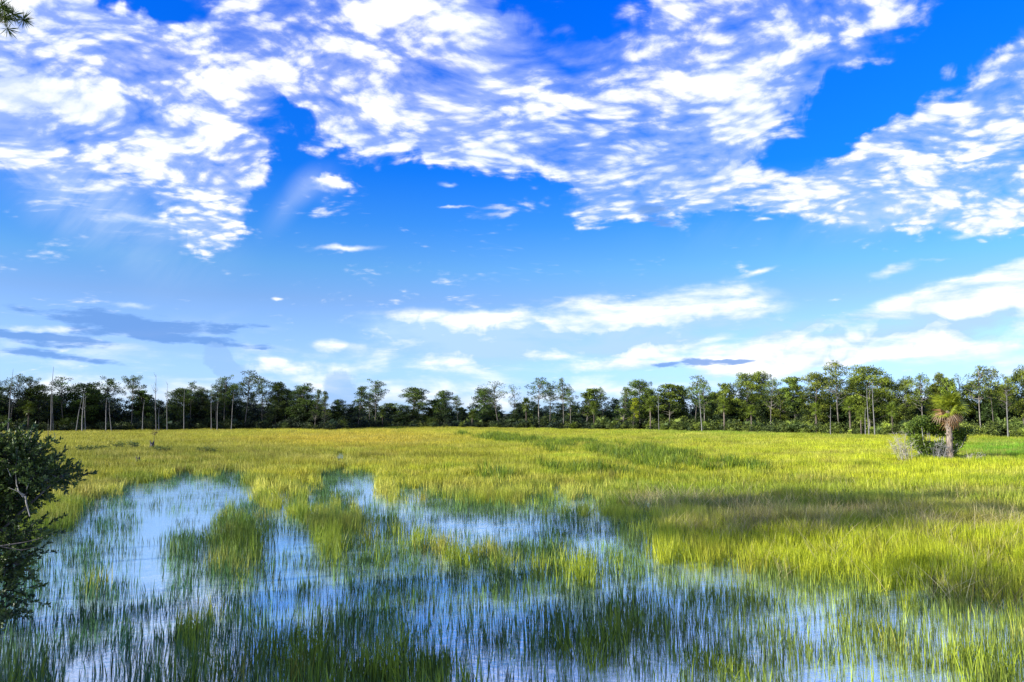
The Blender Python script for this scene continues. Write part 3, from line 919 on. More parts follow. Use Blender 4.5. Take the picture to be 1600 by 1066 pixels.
# px, top row, half width px, kind, landmark (short name) or None, label, row offset (m)
L = [
    (18, 584, 17, 'open', None, None, 3), (43, 588, 17, 'umbrella', 'wide flat pine near the left edge', 'wide flat-crowned pine between the two tall bare poles at the far left', 5), (62, 601, 22, 'dense', None, None, 5),
    (-20, 590, 22, 'dense', None, None, 4), (101, 588, 15, 'tall', None, None, 3), (127, 597, 20, 'dense', None, None, 5), (146, 606, 12, 'round', None, None, 8), (170, 589, 19, 'open', None, None, 4),
    (206, 587, 17, 'umbrella', 'tallest umbrella pine on the left', 'umbrella-crowned pine on a bare leaning trunk in the left woods', 0), (228, 609, 15, 'round', None, None, 8),
    (277, 606, 18, 'dense', None, None, 6), (298, 595, 10, 'tall', None, None, 2), (318, 605, 14, 'dense', None, None, 8), (336, 596, 13, 'open', None, None, 4), (352, 586, 13, 'open', None, None, 2),
    (384, 578, 14, 'tall', 'highest pine of the left woods', 'highest slim pine of the left woods, rising beside the blue cloud plume', 2), (366, 600, 14, 'dense', None, None, 8), (412, 589, 16, 'open', None, None, 3), (431, 596, 13, 'dense', None, None, 5),
    (446, 607, 14, 'dense', None, None, 9), (468, 599, 17, 'dense', None, None, 4), (492, 607, 9, 'cone', None, None, 3), (507, 610, 8, 'cone', None, 'narrow pointed pine standing last before the low gap in the woods', 2),
    (530, 624, 11, 'dense', None, None, 8), (560, 602, 15, 'cone', 'broad pointed pine right of the gap', 'broad pointed pine directly right of the low gap in the woods', 2), (586, 593, 15, 'open', None, 'tall airy pine just right of the broad pointed pine at the gap', 1),
    (579, 612, 10, 'tall', None, None, 5), (612, 629, 14, 'round', None, None, 20), (642, 604, 18, 'dense', 'lone pine over the low woods', 'lone dense pine rising over the low far woods in the middle', 10), (676, 624, 14, 'round', None, None, 15),
    (695, 610, 14, 'dense', None, None, 8), (716, 618, 11, 'open', None, None, 6), (753, 606, 15, 'dense', None, None, 6), (780, 595, 24, 'wispy', 'wispy wide pine at the centre', 'wispy pine with wide bare limbs at the centre of the woods', 3),
    (803, 601, 13, 'wispy', None, None, 5), (843, 589, 13, 'tall', 'tallest thin pine right of centre', 'tallest thin pine of the middle woods with flat tufts', 2), (858, 595, 10, 'tall', None, None, 4), (880, 590, 9, 'tall', None, None, 2),
    (892, 603, 10, 'open', None, None, 3), (916, 606, 15, 'round', None, None, 5), (943, 605, 13, 'open', None, None, 8), (972, 603, 13, 'cone', None, None, 3),
    (999, 593, 18, 'dense', 'bushy dark middle pine', 'bushy dark pine rising above a yellow green sapling', 4), (988, 620, 8, 'cone', None, 'small yellow green sapling at the front of the middle woods', -2), (1018, 609, 14, 'round', None, None, 5),
    (1046, 597, 20, 'round', 'domed pale-limbed tree', 'domed tree with pale bare limbs on its left side', 3), (1068, 606, 12, 'dense', None, None, 8), (1085, 586, 13, 'tall', None, None, 4), (1099, 597, 15, 'open', None, None, 0),
    (1131, 597, 14, 'round', 'rounded pine over a thatched palm', 'rounded bright pine directly above a brown-thatched palm', 3), (1112, 612, 12, 'dense', None, None, 8), (1166, 581, 16, 'dense', None, None, 5), (1190, 580, 16, 'dense', None, None, 8), (1203, 590, 12, 'open', None, None, 2),
    (1218, 606, 13, 'dense', None, None, 9), (1241, 585, 16, 'round', None, None, 4), (1273, 582, 24, 'dense', None, None, 4), (1310, 563, 22, 'open', 'tallest open pine of the right woods', 'tallest pine of the right woods with an airy crown against white cloud', 2),
    (1358, 569, 24, 'dense', 'bright full pine on three pale trunks', 'bright full-crowned pine standing among three pale trunks', 2), (1338, 590, 14, 'dense', None, None, 8), (1391, 588, 16, 'dense', None, None, 6), (1413, 588, 14, 'dense', None, None, 5), (1438, 582, 17, 'open', None, None, 3),
    (1456, 600, 13, 'dense', None, None, 9), (1468, 582, 13, 'dense', None, None, 6), (1480, 589, 12, 'round', None, None, 4), (1500, 584, 14, 'wispy', None, None, 6),
    (1530, 570, 16, 'tall', 'slim pine right of the lone palm', 'slim pine on a long pale trunk right of the lone marsh palm', 0), (1550, 572, 11, 'tall', None, None, 3), (1574, 585, 13, 'open', None, None, 1), (1597, 571, 14, 'dense', None, None, 4),
    (1520, 596, 15, 'dense', None, None, 10), (1562, 600, 14, 'dense', None, None, 9), (1625, 575, 16, 'open', None, None, 3),
    (1328, 622, 15, 'palm', None, 'fan palm left of the three pale trunks of the bright pine', -1), (1275, 630, 12, 'palm', None, None, -1), (1394, 630, 12, 'palm', None, None, -1), (1131, 622, 12, 'palm', None, 'brown-thatched fan palm under the rounded bright pine', -1),
    (928, 628, 10, 'palm', None, None, -1), (822, 622, 10, 'palm', None, None, -1), (738, 642, 10, 'palm', None, None, -2), (1016, 624, 11, 'palm', None, None, -1), (1174, 634, 12, 'palm', None, None, -1), (1496, 640, 12, 'palm', None, None, 2),
    (598, 640, 8, 'palm', None, 'small leaning palm on a pale stem by the gap pines', -2), (45, 630, 10, 'palm', None, None, -1), (1345, 640, 10, 'palm', None, None, -2),
]
SN = [  # px base, px top, top row, variant, width scale, label
    (12, 21, 576, 0, 1.0, 'tall bare pole leaning right at the far left edge of the woods'), (79, 84, 573, 0, 1.25, 'tallest straight bare pole, taller than every crown on the left'), (83, 83, 612, 0, 0.9, 'shorter grey pole close against the tallest bare pole'),
    (244, 244, 585, 1, 1.0, 'dead tree with many short branches standing against the sky on the left'), (261, 262, 598, 1, 0.8, 'smaller forked dead tree right of the branched dead one'), (118, 129, 620, 0, 1.0, 'pale trunk leaning strongly right in the left woods'),
    (128, 131, 615, 2, 1.2, 'thick pale trunk beside the strongly leaning one'), (133, 134, 617, 0, 1.0, 'pale trunk at the right of the cluster of three on the left'), (222, 226, 625, 0, 1.0, 'short broken leaning trunk right of the umbrella pine'), (248, 249, 637, 0, .8, 'short pale stub between the two dead trees'),
    (287, 289, 605, 0, 0.9, 'thin pale bare trunk in front of the left woods below two crowns'), (330, 331, 610, 0, 0.8, 'thin dead pole, leftmost of the three below the highest left pine'), (339, 341, 626, 0, 0.8, 'middle pole of the three below the highest left pine'), (361, 366, 612, 0, 0.9, 'right pole of the three below the highest left pine'),
    (1298, 1297, 633, 2, 0.8, 'short grey dead trunk below the tallest pine of the right woods'), (1097, 1093, 612, 0, 0.9, 'long straight pale trunk left of the brown-thatched palm'), (1358, 1354, 600, 0, 1.0, 'left trunk of the three pale trunks under the bright pine'), (1367, 1363, 598, 0, 1.1, 'right trunk of the three pale trunks under the bright pine'),
    (1352, 1352, 637, 0, 0.7, 'short slender grey stem left of the three pale trunks'), (76, 76, 655, 0, 0.5, 'short dark pole out in the field before the tallest bare pole'), (1575, 1573, 612, 0, 1.0, 'curved pale trunk near the right edge of the woods'), (165, 167, 622, 0, .8, 'thin trunk in shade left of the umbrella pine'), (174, 171, 628, 0, .8, 'second thin trunk in shade left of the umbrella pine'),
    (1030, 1028, 612, 2, .7, 'bare bleached dead branches left of the domed tree'),
]


def place_part(me, name, parent, color=None):
    o = bpy.data.objects.new(name, me)
    COL.objects.link(o); o.parent = parent
    if color: o.color = (*color, 1)
    return o


def build_trees():
    L2 = sorted(L, key=lambda e: e[0])
    marks = [(e[0], e[4]) for e in L2 if e[4]]
    for i, (px, top, hw, kind, mark, label, off) in enumerate(L2):
        D = float(treeline_dist(px)) + 4 + off
        H = height_at(top, D)
        X = (px - 800) / F * D * (CP + SP * (0))
        X = (px - 800) / F * (D * CP + (H * 0.6 - HC) * SP)
        name = dict(open='pine_tree', tall='pine_tree', umbrella='pine_tree', dense='pine_tree', cone='pine_tree', wispy='pine_tree', broad='leafy_tree', round='leafy_tree', palm='fan_palm')[kind]
        o = empty(name, (X, D, 0), random.random() * 6.28)
        if label is None:
            left = [m for m in marks if m[0] < px]
            if left:
                mk = left[-1]
                if mk[1] == mark and len(left) > 1: mk = left[-2]
                n = sum(1 for e in L2 if mk[0] < e[0] <= px)
                label = '%s, %s %s right of the %s' % (DESC[kind], ORD[n], 'tree', mk[1])
            else:
                n = sum(1 for e in L2 if e[0] <= px)
                label = '%s, %s tree from the left end of the woods' % (DESC[kind], ORD[n])
        tag(o, label, 'palm' if kind == 'palm' else 'tree', 'fan palms along the wood edge' if kind == 'palm' else 'trees along the edge of the marsh')
        lit = np.interp(px, [0, 500, 900, 1200, 1600], [0.7, 0.75, 1.0, 1.4, 1.5])  # shaded left and sunlit right of the treeline, put into the crown colour
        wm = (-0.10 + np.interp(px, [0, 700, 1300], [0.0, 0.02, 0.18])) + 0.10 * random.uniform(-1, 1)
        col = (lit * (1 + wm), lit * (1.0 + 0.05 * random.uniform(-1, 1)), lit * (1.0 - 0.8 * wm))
        if 'yellow green sapling' in label and kind == 'cone': col = (3.0, 2.4, 0.9)
        if kind == 'palm':
            tm, cm = PALMS[i % 2]
            s = H / 6.0
            wx = hw * D / F / 1.75
            o.scale = (wx, wx, s)
            col = (0.55 * lit, 0.62 * lit, 0.7 * lit)
        else:
            tm, cm = TREES[kind][i % NV[kind]]
            P_ = dict(open=2.15, tall=1.7, umbrella=2.8, dense=2.3, cone=1.8, broad=3.2, round=2.3, wispy=2.6)[kind]
            wx = hw * D / F / P_
            o.scale = (wx, wx, H / 12.0)
        tb_ = random.uniform(0.18, 0.5) * (1.0 if px < 700 else 1.35)
        place_part(tm, 'trunk', o, (tb_, tb_, tb_))
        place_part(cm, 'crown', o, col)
    for i_sn, (pb, pt, top, var, ws, label) in enumerate(SN):
        D = float(treeline_dist(pb)) - 1.5
        if top == 655: D = 118
        H = height_at(top, D)
        X = (pb - 800) / F * (D * CP - HC * SP)
        X2 = (pt - 800) / F * (D * CP + (H - HC) * SP)
        o = bpy.data.objects.new('dead_tree', SNAGS[var]); COL.objects.link(o)
        o.location = (X, D, 0)
        o.scale = (ws * 0.62, ws * 0.62, math.hypot(H, X2 - X) / 12)
        o.rotation_euler = (0, math.atan2(X2 - X, H), 0)
        b = (0.62 if i_sn % 3 else 0.85) if pb > 84 and pb != 244 and pb != 76 else 0.42
        if pb == 76: b = 0.3
        o.color = (b, b, b, 1)
        tag(o, label, 'dead tree', 'bare trunks at the edge of the woods')


build_trees()


# thick woods behind and undergrowth in front of it: uncountable masses
def blob_bush(seed, n, Rx, Rz, size, pal=0.0):
    r = np.random.default_rng(seed)
    mb = MB()
    cs = []; rs = []; tn = []
    for i in range(n):
        d = unit(1, r)[0]
        rr = r.random() ** 0.5
        c = np.array([d[0] * Rx * rr, d[1] * Rx * rr, Rz * (0.5 + 0.48 * d[2] * rr)])
        s = Rx * (0.22 + 0.2 * r.random())
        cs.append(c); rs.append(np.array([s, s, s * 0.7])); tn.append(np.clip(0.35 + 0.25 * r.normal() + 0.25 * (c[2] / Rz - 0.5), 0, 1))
    crown_clumps(mb, cs, rs, r, 46, size, tn, 'leaf')
    return mb.mesh('thicket', M['mass'])


def palmetto(seed):
    r = np.random.default_rng(seed)
    fr = fan_frond(seed, 10, 0.8, 0.3, wid=0.08)
    co = np.array([v.co for v in fr.vertices]); fc = [tuple(p.vertices) for p in fr.polygons]
    cw = MB()
    for i in range(24):
        az = i * 2.4; el = R(80 - 90 * r.random())
        ca, sa, ce, se = math.cos(az), math.sin(az), math.cos(el), math.sin(el)
        X = co[:, 0] * ce - co[:, 2] * se; Z = co[:, 0] * se + co[:, 2] * ce
        cw.add(np.stack([X * ca - co[:, 1] * sa, X * sa + co[:, 1] * ca, Z + 0.5 + r.random()], 1), fc, 0.5 + 0.5 * r.random())
    return cw.mesh('thicket', M['mass'])


def build_masses():
    tb = template_collection('a_bush', [blob_bush(200 + i, 16, 1.5, 2.6, 0.30) for i in range(6)] + [palmetto(300), palmetto(301)])
    n = 2300
    px = rng.uniform(-330, 1930, n)
    off = rng.random(n) ** 1.3 * 22 + 1.2
    D = treeline_dist(px) + off
    X = (px - 800) / F * D
    w = np.interp(px, [0, 500, 900, 1200, 1600], [0.8, 0.8, 1.1, 1.5, 1.6])  # sunlight toward the right put into the shrub colour, as for the crowns
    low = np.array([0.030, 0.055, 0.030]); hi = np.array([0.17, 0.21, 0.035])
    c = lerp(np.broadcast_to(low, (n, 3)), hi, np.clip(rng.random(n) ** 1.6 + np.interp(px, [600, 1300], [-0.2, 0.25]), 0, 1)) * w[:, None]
    s = (0.45 + 0.85 * rng.random(n)) * np.interp(off, [0, 6, 22], [0.75, 1.2, 1.6])
    s[(px > 600) & (px < 720)] *= 0.85
    id_ = rng.integers(0, 8, n)
    c[id_ > 5] *= 1.5
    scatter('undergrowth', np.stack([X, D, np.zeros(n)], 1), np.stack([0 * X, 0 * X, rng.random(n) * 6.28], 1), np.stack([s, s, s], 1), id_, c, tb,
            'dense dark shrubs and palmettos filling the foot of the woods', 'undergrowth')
    tw = template_collection('b_wood', [blob_bush(220 + i, 34, 2.6, 10.0, 0.42) for i in range(5)])
    n = 620
    px = rng.uniform(-330, 1930, n)
    off = rng.random(n) * 46 + 9
    D = treeline_dist(px) + off
    X = (px - 800) / F * D
    top = np.interp(px, [-300, 60, 140, 250, 350, 480, 515, 545, 575, 620, 700, 780, 900, 1000, 1150, 1200, 1290, 1400, 1480, 1600, 1900],
                    [614, 616, 616, 626, 618, 620, 641, 638, 633, 642, 637, 634, 629, 627, 620, 617, 616, 612, 613, 612, 610])
    top = top - 7 + rng.random(n) ** 1.3 * 26
    H = np.array([height_at(a, b) for a, b in zip(top, D)])
    s = H / 10.0
    sx = 0.9 + 0.35 * rng.random(n)
    w = np.interp(px, [0, 500, 900, 1200, 1600], [0.8, 0.85, 1.1, 1.4, 1.5])  # same painted sunlight gain toward the right for the woods
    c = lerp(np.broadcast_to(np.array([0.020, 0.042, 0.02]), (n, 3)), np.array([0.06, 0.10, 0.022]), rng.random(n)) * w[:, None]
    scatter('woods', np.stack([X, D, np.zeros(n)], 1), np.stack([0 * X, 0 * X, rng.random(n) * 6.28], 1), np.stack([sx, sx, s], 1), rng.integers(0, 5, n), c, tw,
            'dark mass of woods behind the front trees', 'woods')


build_masses()


# ------------------------------------------------------------------ the palm in the marsh with its thicket
def build_palm_island():
    D = 78.0
    px = 1481
    X = (px - 800) / F * (D * CP)
    S = F / D            # photo pixels per metre
    root = empty('cabbage_palm', (X, D, 0))
    tag(root, 'lone cabbage palm with yellow green crown and brown dead skirt standing in the marsh', 'palm')
    H = height_at(642, D)
    tr = MB()
    ts = np.linspace(0, 1, 26)
    r = np.random.default_rng(4)
    rad = 0.27 + 0.13 * np.exp(-ts * 9) + 0.02 * np.sin(ts * 70) + 0.03 * (ts > .9)
    tube(tr, np.stack([0.10 * np.sin(ts * 2.4) - 0.05, 0 * ts, ts * H], 1), rad, 14)
    for i in range(70):                # old leaf boots and root mass
        f = r.random() ** 2.2; a = r.random() * 6.28
        z = f * H
        b = np.array([0.24 * math.cos(a), 0.24 * math.sin(a), z])
        tube(tr, [b, b + [0.16 * math.cos(a), 0.16 * math.sin(a), 0.22]], [0.05, 0.02], 4)
    for i in range(16):
        a = r.random() * 6.28
        tube(tr, [(0.2 * math.cos(a), 0.2 * math.sin(a), 0.9), (0.5 * math.cos(a), 0.5 * math.sin(a), 0.3), (0.75 * math.cos(a), 0.75 * math.sin(a), -0.1)], [0.06, 0.07, 0.05], 5)
    tr.build('trunk', M['palmbark'], root, True)
    live = [fan_frond(400 + i, 26, 0.95, 0.22, stalk=0.75, wid=0.045) for i in range(4)]
    dead = [fan_frond(420 + i, 18, 0.75, 0.8, 'dead_leaf', (0.2, 0.9), stalk=0.6, wid=0.05) for i in range(3)]
    top = Vector((0.06, 0, H + 0.05))
    from mathutils import Euler
    for i in range(34):
        az = i * 2.399 + 0.3 * r.normal()
        u = i / 33
        el = R(66 - 80 * u + 7 * r.normal())
        o = bpy.data.objects.new('frond', live[i % 4]); COL.objects.link(o); o.parent = root
        o.location = top + Vector((0, 0, 0.25 * (1 - u)))
        o.rotation_mode = 'XYZ'
        o.rotation_euler = (0.4 * r.normal(), -el, az)
        s = 1.0 + 0.25 * r.random(); o.scale = (s, s, s)
        b = 0.9 + 0.7 * r.random(); o.color = (b, b, b, 1)
    for i in range(13):
        az = i * 2.399 + 1.0
        el = R(-5 - 55 * r.random())
        o = bpy.data.objects.new('dead_frond', dead[i % 3]); COL.objects.link(o); o.parent = root
        o.location = top + Vector((0, 0, -0.15))
        o.rotation_euler = (0.6 * r.normal(), -el, az)
        s = 1.1 + 0.3 * r.random(); o.scale = (s, s, s)
        ora = r.random() > 0.55
        o.color = (0.85, 0.66, 0.48, 1) if ora else (0.62, 0.60, 0.58, 1)

    # green shrub left of the palm
    D2 = 80.2
    bx = (1452 - 800) / F * D2
    root = empty('marsh_shrub', (bx, D2, 0))
    tag(root, 'large dark green shrub growing at the left foot of the lone palm', 'shrub')
    st = MB()
    cs, rs, tn = [], [], []
    for (lx, ly, rx, ry) in [(1440, 662, 18, 14), (1465, 672, 24, 16), (1430, 685, 16, 12), (1455, 697, 26, 14), (1492, 684, 9, 18), (1445, 712, 16, 8), (1470, 650, 12, 10), (1420, 670, 10, 10), (1496, 678, 8, 10), (1472, 712, 16, 9)]:
        for k in range(5):
            c = np.array([(lx - 1452) / S + 0.4 * r.normal() * rx / 18, 0.45 * r.normal(), height_at(ly, D2) + 0.3 * r.normal()])
            cs.append(c); rs.append(np.array([rx, rx, ry * 0.9]) / S * 0.75); tn.append(np.clip(0.4 + 0.28 * r.normal(), 0, 1))
            tube(st, [(c[0] * 0.3, c[1] * 0.3, 0), (c[0] * 0.8, c[1] * 0.7, c[2] * 0.5), c], [0.05, 0.035, 0.012], 4)
    st.build('stem', M['snag'], root)
    cw = MB()
    crown_clumps(cw, cs, rs, r, 420, 0.19, tn, 'leaf')
    o = cw.build('foliage', M['broad'], root); o.color = (2.3, 2.0, 1.3, 1)

    def twiggy(name, pxc, D3, width, h, n, seed, label, cat, mat='twig', th=0.02, lean=0.0):
        r2 = np.random.default_rng(seed)
        mb = MB()
        for i in range(n):
            a = r2.normal() * 0.7
            dx = math.sin(a) * width * (0.5 + 0.5 * r2.random()) + lean
            dy = r2.normal() * 0.4
            hh = h * (0.5 + 0.5 * r2.random())
            b = np.array([0.25 * r2.normal() * width, 0.2 * r2.normal(), 0])
            m = b + [dx * 0.5, dy * 0.5, hh * 0.45]; e = b + [dx, dy, hh]
            tube(mb, [b, m, e], [th * 1.6, th, th * 0.4], 4)
            for j in range(9):
                f = 0.3 + 0.7 * r2.random()
                p0 = b * (1 - f) + e * f
                q = p0 + r2.normal(size=3) * [0.35, 0.3, 0.22] + [0, 0, 0.18]
                tube(mb, [p0, q], [th * 0.7, th * 0.3], 3)
                for _ in range(2):
                    tube(mb, [q, q + r2.normal(size=3) * [0.22, 0.2, 0.15]], [th * 0.4, th * 0.25], 3)
        o = mb.build(name, M[mat])
        o.location = ((pxc - 800) / F * D3, D3, 0)
        o.color = (0.62, 0.60, 0.56, 1) if mat == 'twig' else (0.8, 0.8, 0.8, 1)
        tag(o, label, cat)
    twiggy('dead_shrub', 1414, 77.0, 1.3, 3.3, 17, 11, 'bleached white leafless shrub at the left end of the palm thicket', 'dead shrub', th=0.022, lean=-0.7)
    twiggy('bare_stems', 1462, 77.9, 0.9, 2.4, 9, 12, 'grey bare stems rising out of the shrub beside the palm trunk', 'dead stems', 'snag', 0.025)
    twiggy('dead_branch', 1514, 77.4, 0.4, 0.9, 6, 13, 'small pale dead branch low in the grass right of the palm', 'dead branch', 'twig', 0.03)


build_palm_island()


# ------------------------------------------------------------------ near shrub on the left bank
def build_left_shrub():
    D = 18.6
    S = F / D
    r = np.random.default_rng(21)
    bx = (-80 - 800) / F * D
    root = empty('bank_shrub', (bx, D, 0))
    tag(root, 'large glossy-leaved dark shrub overhanging the water at the left edge', 'shrub')
    lobes = [(30, 728, 46, 34, 60), (80, 722, 30, 24, 34), (60, 760, 46, 34, 56), (112, 742, 26, 14, 18), (138, 748, 14, 8, 8), (-20, 740, 60, 50, 50), (0, 790, 62, 44, 60), (-60, 800, 90, 90, 60),
             (45, 800, 38, 20, 22), (-20, 850, 50, 46, 40), (30, 830, 34, 22, 14), (50, 880, 24, 26, 10), (-50, 920, 60, 60, 30), (15, 930, 22, 28, 10), (20, 690, 24, 12, 10), (55, 700, 16, 12, 8), (68, 880, 28, 26, 16), (62, 925, 28, 30, 16), (40, 968, 20, 14, 8), (80, 835, 30, 14, 10), (-90, 700, 80, 60, 30)]
    st, lf = MB(), MB()
    hubs = [np.array([0.3 * r.normal(), 0.3 * r.normal(), 0]) for _ in range(7)]
    for (lx, ly, rx, ry, n) in lobes:
        z = height_at(ly, D)
        c = np.array([(lx + 40) / S, 0, z])
        hb = hubs[r.integers(0, 7)]
        m = hb * 0.5 + c * 0.5 + [0, 0.2 * r.normal(), 0.25]
        tube(st, [hb, m, c], [0.05, 0.035, 0.02], 6)
        for k in range(int(n * 3.2)):
            d = unit(1, r)[0] * r.random() ** 0.4
            p = c + d * [rx / S, 0.8, ry / S]
            ax = (p - c) / (np.linalg.norm(p - c) + 0.2) + 0.5 * r.normal(size=3) + [0.2, 0, 0.25]
            ax /= np.linalg.norm(ax)
            L_ = 0.35 + 0.25 * r.random()
            e = p + ax * L_
            tube(st, [c * 0.5 + p * 0.5, p, e], [0.012, 0.008, 0.003], 3)
            nl = 30
            f = r.random(nl)[:, None]
            pos = p * (1 - f) + e * f
            la = ax + 0.9 * unit(nl, r) + [0, 0, 0.15]
            la /= np.linalg.norm(la, axis=1)[:, None]
            tn = np.clip(0.4 + 0.25 * r.normal() + 0.2 * r.normal(size=nl), 0, 1)
            leaf_quads(lf, pos, la, 0.075 + 0.05 * r.random(nl), 0.05, r, tn, kink=0.12)
    st.build('stem', M['stump'], root)
    lf.build('foliage', M['bush'], root)
    # bleached bare branch below it
    mb = MB()
    r2 = np.random.default_rng(5)
    p = lambda a, b: np.array([(a - 800) / F * D, D - 0.7 + 0.1 * r2.normal(), height_at(b, D)])
    tube(mb, [p(102, 771), p(96, 762), p(88, 752), p(83, 735), p(80, 722)], [0.02, 0.016, 0.014, 0.01, 0.005], 5)
    tube(mb, [p(100, 769), p(90, 762), p(79, 757)], [0.014, 0.008, 0.004], 4)
    tube(mb, [p(88, 752), p(90, 740), p(95, 728)], [0.01, 0.007, 0.003], 4)
    tube(mb, [p(83, 740), p(76, 728)], [0.008, 0.003], 4)
    tube(mb, [p(96, 762), p(104, 752), p(106, 742)], [0.01, 0.007, 0.003], 4)
    tube(mb, [p(102, 771), p(108, 780), p(112, 800)], [0.02, 0.018, 0.012], 5)
    o = mb.build('bleached_branch', M['twig'])
    o.color = (0.5, 0.5, 0.5, 1)
    o.location.x = -0.35
    tag(o, 'bleached bare forked branch under the right side of the dark shrub', 'branch')
    # dark twigs over the water
    mb = MB()
    tube(mb, [p(-10, 850), p(40, 846), p(80, 840), p(108, 833)], [0.03, 0.018, 0.010, 0.004], 4)
    tube(mb, [p(50, 846), p(75, 852), p(95, 848)], [0.012, 0.008, 0.003], 4)
    o = mb.build('dark_branch', M['stump'])
    tag(o, 'thin dark bare twig reaching over the bright water left', 'branch')


build_left_shrub()


# ------------------------------------------------------------------ the pine whose branch hangs in at the top left, and unseen trees placed for their shade
def near_pine(loc, seed, H, label, branch_to=None, group=None, needle=0.22):
    r = np.random.default_rng(seed)
    root = empty('slash_pine', loc)
    tag(root, label, 'tree', group)
    tr = MB()
    ts = np.linspace(0, 1, 14)
    path = np.stack([0.15 * np.sin(ts * 5), 0.15 * np.cos(ts * 4) - 0.15, ts * H], 1)
    tube(tr, path, 0.22 * (1 - 0.8 * ts), 10)
    cs, rs, tn = [], [], []
    nd = MB()
    for i in range(30):
        f = 0.5 + 0.48 * (i + r.random()) / 30
        a = r.random() * 6.28
        L_ = (2.9 * math.sin(math.pi * (0.25 + 0.7 * (f - 0.5) / 0.5)) + 0.3)
        b = np.array([0, 0, f * H])
        e = b + [L_ * math.cos(a), L_ * math.sin(a), 0.4 + 0.3 * r.normal()]
        if branch_to is not None and e[0] > 0.8 and -3 < e[1] < 4.0 and abs(e[2] - branch_to[2]) < 2.5:
            continue
        tube(tr, [b, (b + e) / 2 + [0, 0, -0.15], e], [0.07, 0.045, 0.02], 5)
        for k in range(4):
            cs.append(e - (e - b) * 0.22 * k + 0.3 * r.normal(size=3)); rs.append(np.array([0.6, 0.6, 0.4]) * (0.8 + 0.5 * r.random())); tn.append(0.5 * r.random())
    if branch_to is not None:
        bt = np.array(branch_to)
        b = np.array([0, 0, bt[2] - 0.6])
        mid = b * 0.45 + bt * 0.55 + [0, 0, -0.15]
        tube(tr, [b, mid, bt - [0.25, 0, 0.0]], [0.06, 0.03, 0.012], 6)
        for (dx, dz, n) in [(-0.05, 0.06, 90), (0.06, 0.02, 90), (-0.20, 0.14, 90), (-0.18, 0.02, 80), (-0.14, -0.16, 40), (-0.40, 0.1, 80), (-0.26, 0.22, 70)]:
            c = bt + [dx, 0.05 * r.normal(), dz]
            tube(tr, [bt - [0.35, 0, 0.02], bt + [dx * 0.5 - 0.1, 0, dz * 0.4], c], [0.012, 0.009, 0.006], 4)
            ax = unit(n, r) * 0.9 + np.array([0.5, 0, -0.1 if dz > -0.1 else -0.5])
            ax /= np.linalg.norm(ax, axis=1)[:, None]
            leaf_quads(nd, np.broadcast_to(c, (n, 3)) - ax * 0.02, ax, 0.17 + 0.07 * r.random(n), 0.012, r, 0.2 + 0.4 * r.random(n))
    crown_clumps(nd, cs, rs, r, 70, needle, tn, 'pine')
    tr.build('trunk', M['bark'], root, True)
    nd.build('crown', M['pine'], root)
    return root


bp = 12.0
_x = (26 - 800) / F * (bp * CP + 6.1 * SP)
_z = height_at(30, bp)
near_pine((_x - 4.2, bp - 1.0, 0), 31, 14.5, 'slash pine just outside the frame, one needle branch reaching in at the upper left corner', branch_to=(4.2, 1.0, _z))


for q_, (tx, ty, hh) in enumerate([(-36, 20, 18), (-27, 21, 18), (-19.5, 18.5, 18)]):  # out of view, placed to cast the shadow band; needles enlarged for denser shade
    near_pine((tx, ty, 0), 40 + q_, hh, ['slash pine standing off to the left of the marsh, farthest from the bank shrub', 'slash pine off to the left between its two neighbours', 'slash pine rising just behind the dark bank shrub at the left'][q_], group='pines on the left bank', needle=0.34)


for q_, (tx, ty, sc_, lb) in enumerate([(-20, 9.5, 0.72, 'broad leafy tree on the left bank nearest the frame'), (-25, 5, 0.85, 'taller broad leafy tree behind its neighbours on the left bank'), (-16.5, 3.5, 0.62, 'lowest broad leafy tree of the left bank')]):  # out of view, added to shade the lower left water and reeds
    o_ = empty('leafy_tree', (tx, ty, 0), q_ * 2.0)
    o_.scale = (sc_ * 1.1, sc_ * 1.1, sc_)
    tag(o_, lb, 'tree', 'leafy trees on the left bank')
    place_part(TREES['broad'][q_][0], 'trunk', o_, (0.5, 0.5, 0.5))
    place_part(TREES['broad'][q_][1], 'crown', o_, (1, 1, 1))


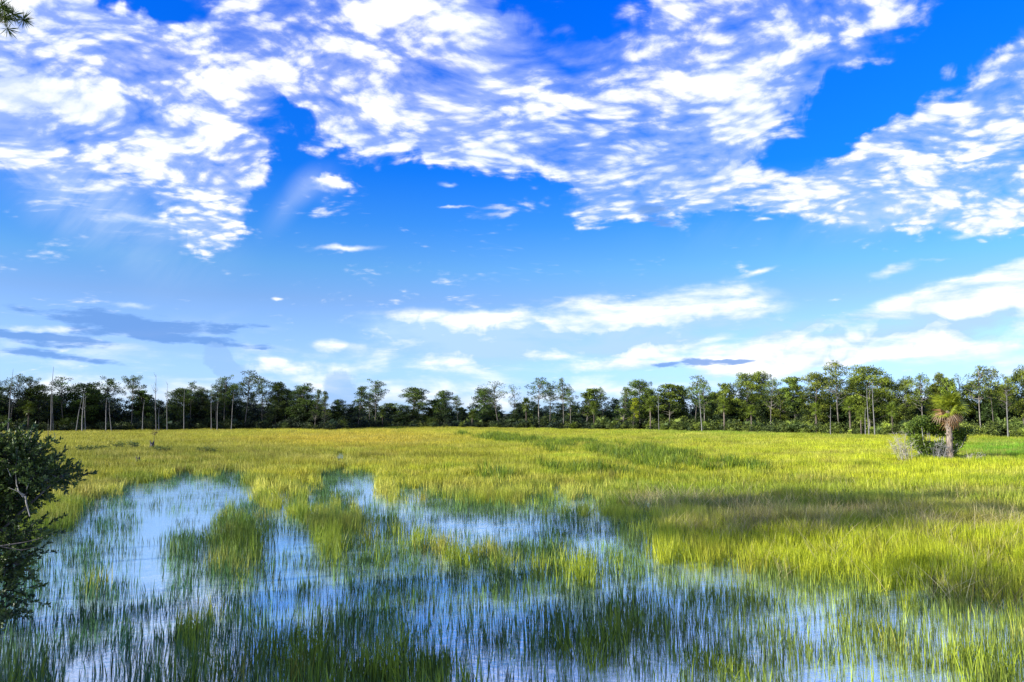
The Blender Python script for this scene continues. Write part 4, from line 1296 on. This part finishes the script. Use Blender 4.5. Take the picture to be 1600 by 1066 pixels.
# ------------------------------------------------------------------ small things in the left field
def build_small():
    r = np.random.default_rng(9)

    def stump(px, pyb, hp, wp, label):
        g = ground(px, pyb)
        s = g[1] / F
        mb = MB()
        h = hp * s + 0.25; w = wp * s * 0.5
        n = 11
        a = np.linspace(0, 2 * math.pi, n, endpoint=False)
        rings = []
        for k, f in enumerate((0, 0.35, 0.7, 0.92)):
            rad = w * (1.25 - 0.35 * f) * (1 + 0.14 * r.normal(size=n))
            rings.append(np.stack([rad * np.cos(a), rad * np.sin(a), f * h + (0.12 * h * np.sin(a * 2 + 1) if k == 3 else 0 * a)], 1))
        rings.append(rings[-1] * [0.6, 0.6, 0.9])
        V = np.concatenate(rings)
        Fc = [(i * n + k, i * n + (k + 1) % n, (i + 1) * n + (k + 1) % n, (i + 1) * n + k) for i in range(4) for k in range(n)]
        Fc.append(tuple(range(4 * n, 5 * n)))
        mb.add(V, Fc)
        o = mb.build('tree_stump', M['stump'])
        o.location = g
        tag(o, label, 'stump', 'stumps in the left field')
    stump(215, 730, 12, 6, 'dark broken stump standing alone in the olive grass near the water')
    stump(237, 708, 16, 7, 'dark grey stump under the brown-topped sapling')
    g = ground(239, 706)
    root = empty('sapling', g)
    tag(root, 'thin sapling with a ragged brown leafy top above the dark stump', 'sapling')
    st = MB()
    H = height_at(676, g[1])
    tube(st, [(0, 0, 0), (0.06, 0, H * 0.6), (0.08, 0, H)], [0.03, 0.025, 0.012], 5)
    st.build('stem', M['stump'], root)
    lf = MB()
    crown_clumps(lf, [np.array([0.0, 0, H - 0.15]), np.array([0.3, 0, H + 0.2]), np.array([-0.12, 0, H + 0.0]), np.array([0.3, 0, H - 0.1])], [np.array([0.25, 0.25, 0.2])] * 4, r, 220, 0.14, [0.3] * 4, 'leaf')
    o = lf.build('foliage', M['dead_leaf'], root); o.color = (0.35, 0.38, 0.3, 1)
    i = 0
    where = ['leftmost low green bush in the field left of the dark stumps', 'second low bush in the row from the large left shrub to the stumps', 'third low bush in the row left of the stumps',
             'low bush directly left of the stump under the sapling', 'low bush just right of the stump under the sapling', 'pale flowering low bush farthest right of the stumps']
    for px, py, w, h in [(135, 708, 12, 10), (163, 706, 13, 8), (190, 703, 14, 12), (212, 702, 12, 10), (252, 709, 12, 10), (318, 709, 16, 7)]:
        g = ground(px, py + 4); s = g[1] / F
        root = empty('low_bush', g)
        tag(root, where[i], 'bush', 'low bushes in the left field')
        cs = [np.array([w * s * 0.6 * r.normal(), 0.4 * r.normal(), 0.55 + h * s * (0.25 + 0.4 * r.random())]) for _ in range(9)]
        lf = MB(); crown_clumps(lf, cs, [np.array([0.42, 0.42, 0.28])] * 9, r, 120, 0.15, [0.35 + 0.3 * r.random() for _ in cs], 'leaf')
        lf.build('foliage', M['broad'], root)
        st = MB()
        for c in cs: tube(st, [(0, 0, 0), c * 0.5 + [0, 0, 0.1], c], [0.03, 0.02, 0.01], 4)
        st.build('stem', M['stump'], root)
        i += 1


build_small()

# ------------------------------------------------------------------ view
SC.view_settings.view_transform = 'Standard'
SC.view_settings.look = 'None'
SC.view_settings.exposure = 0.65
SC.view_settings.gamma = 1.0
SC.render.film_transparent = False
SC.cycles.max_bounces = 8
SC.cycles.transmission_bounces = 4
SC.cycles.transparent_max_bounces = 8
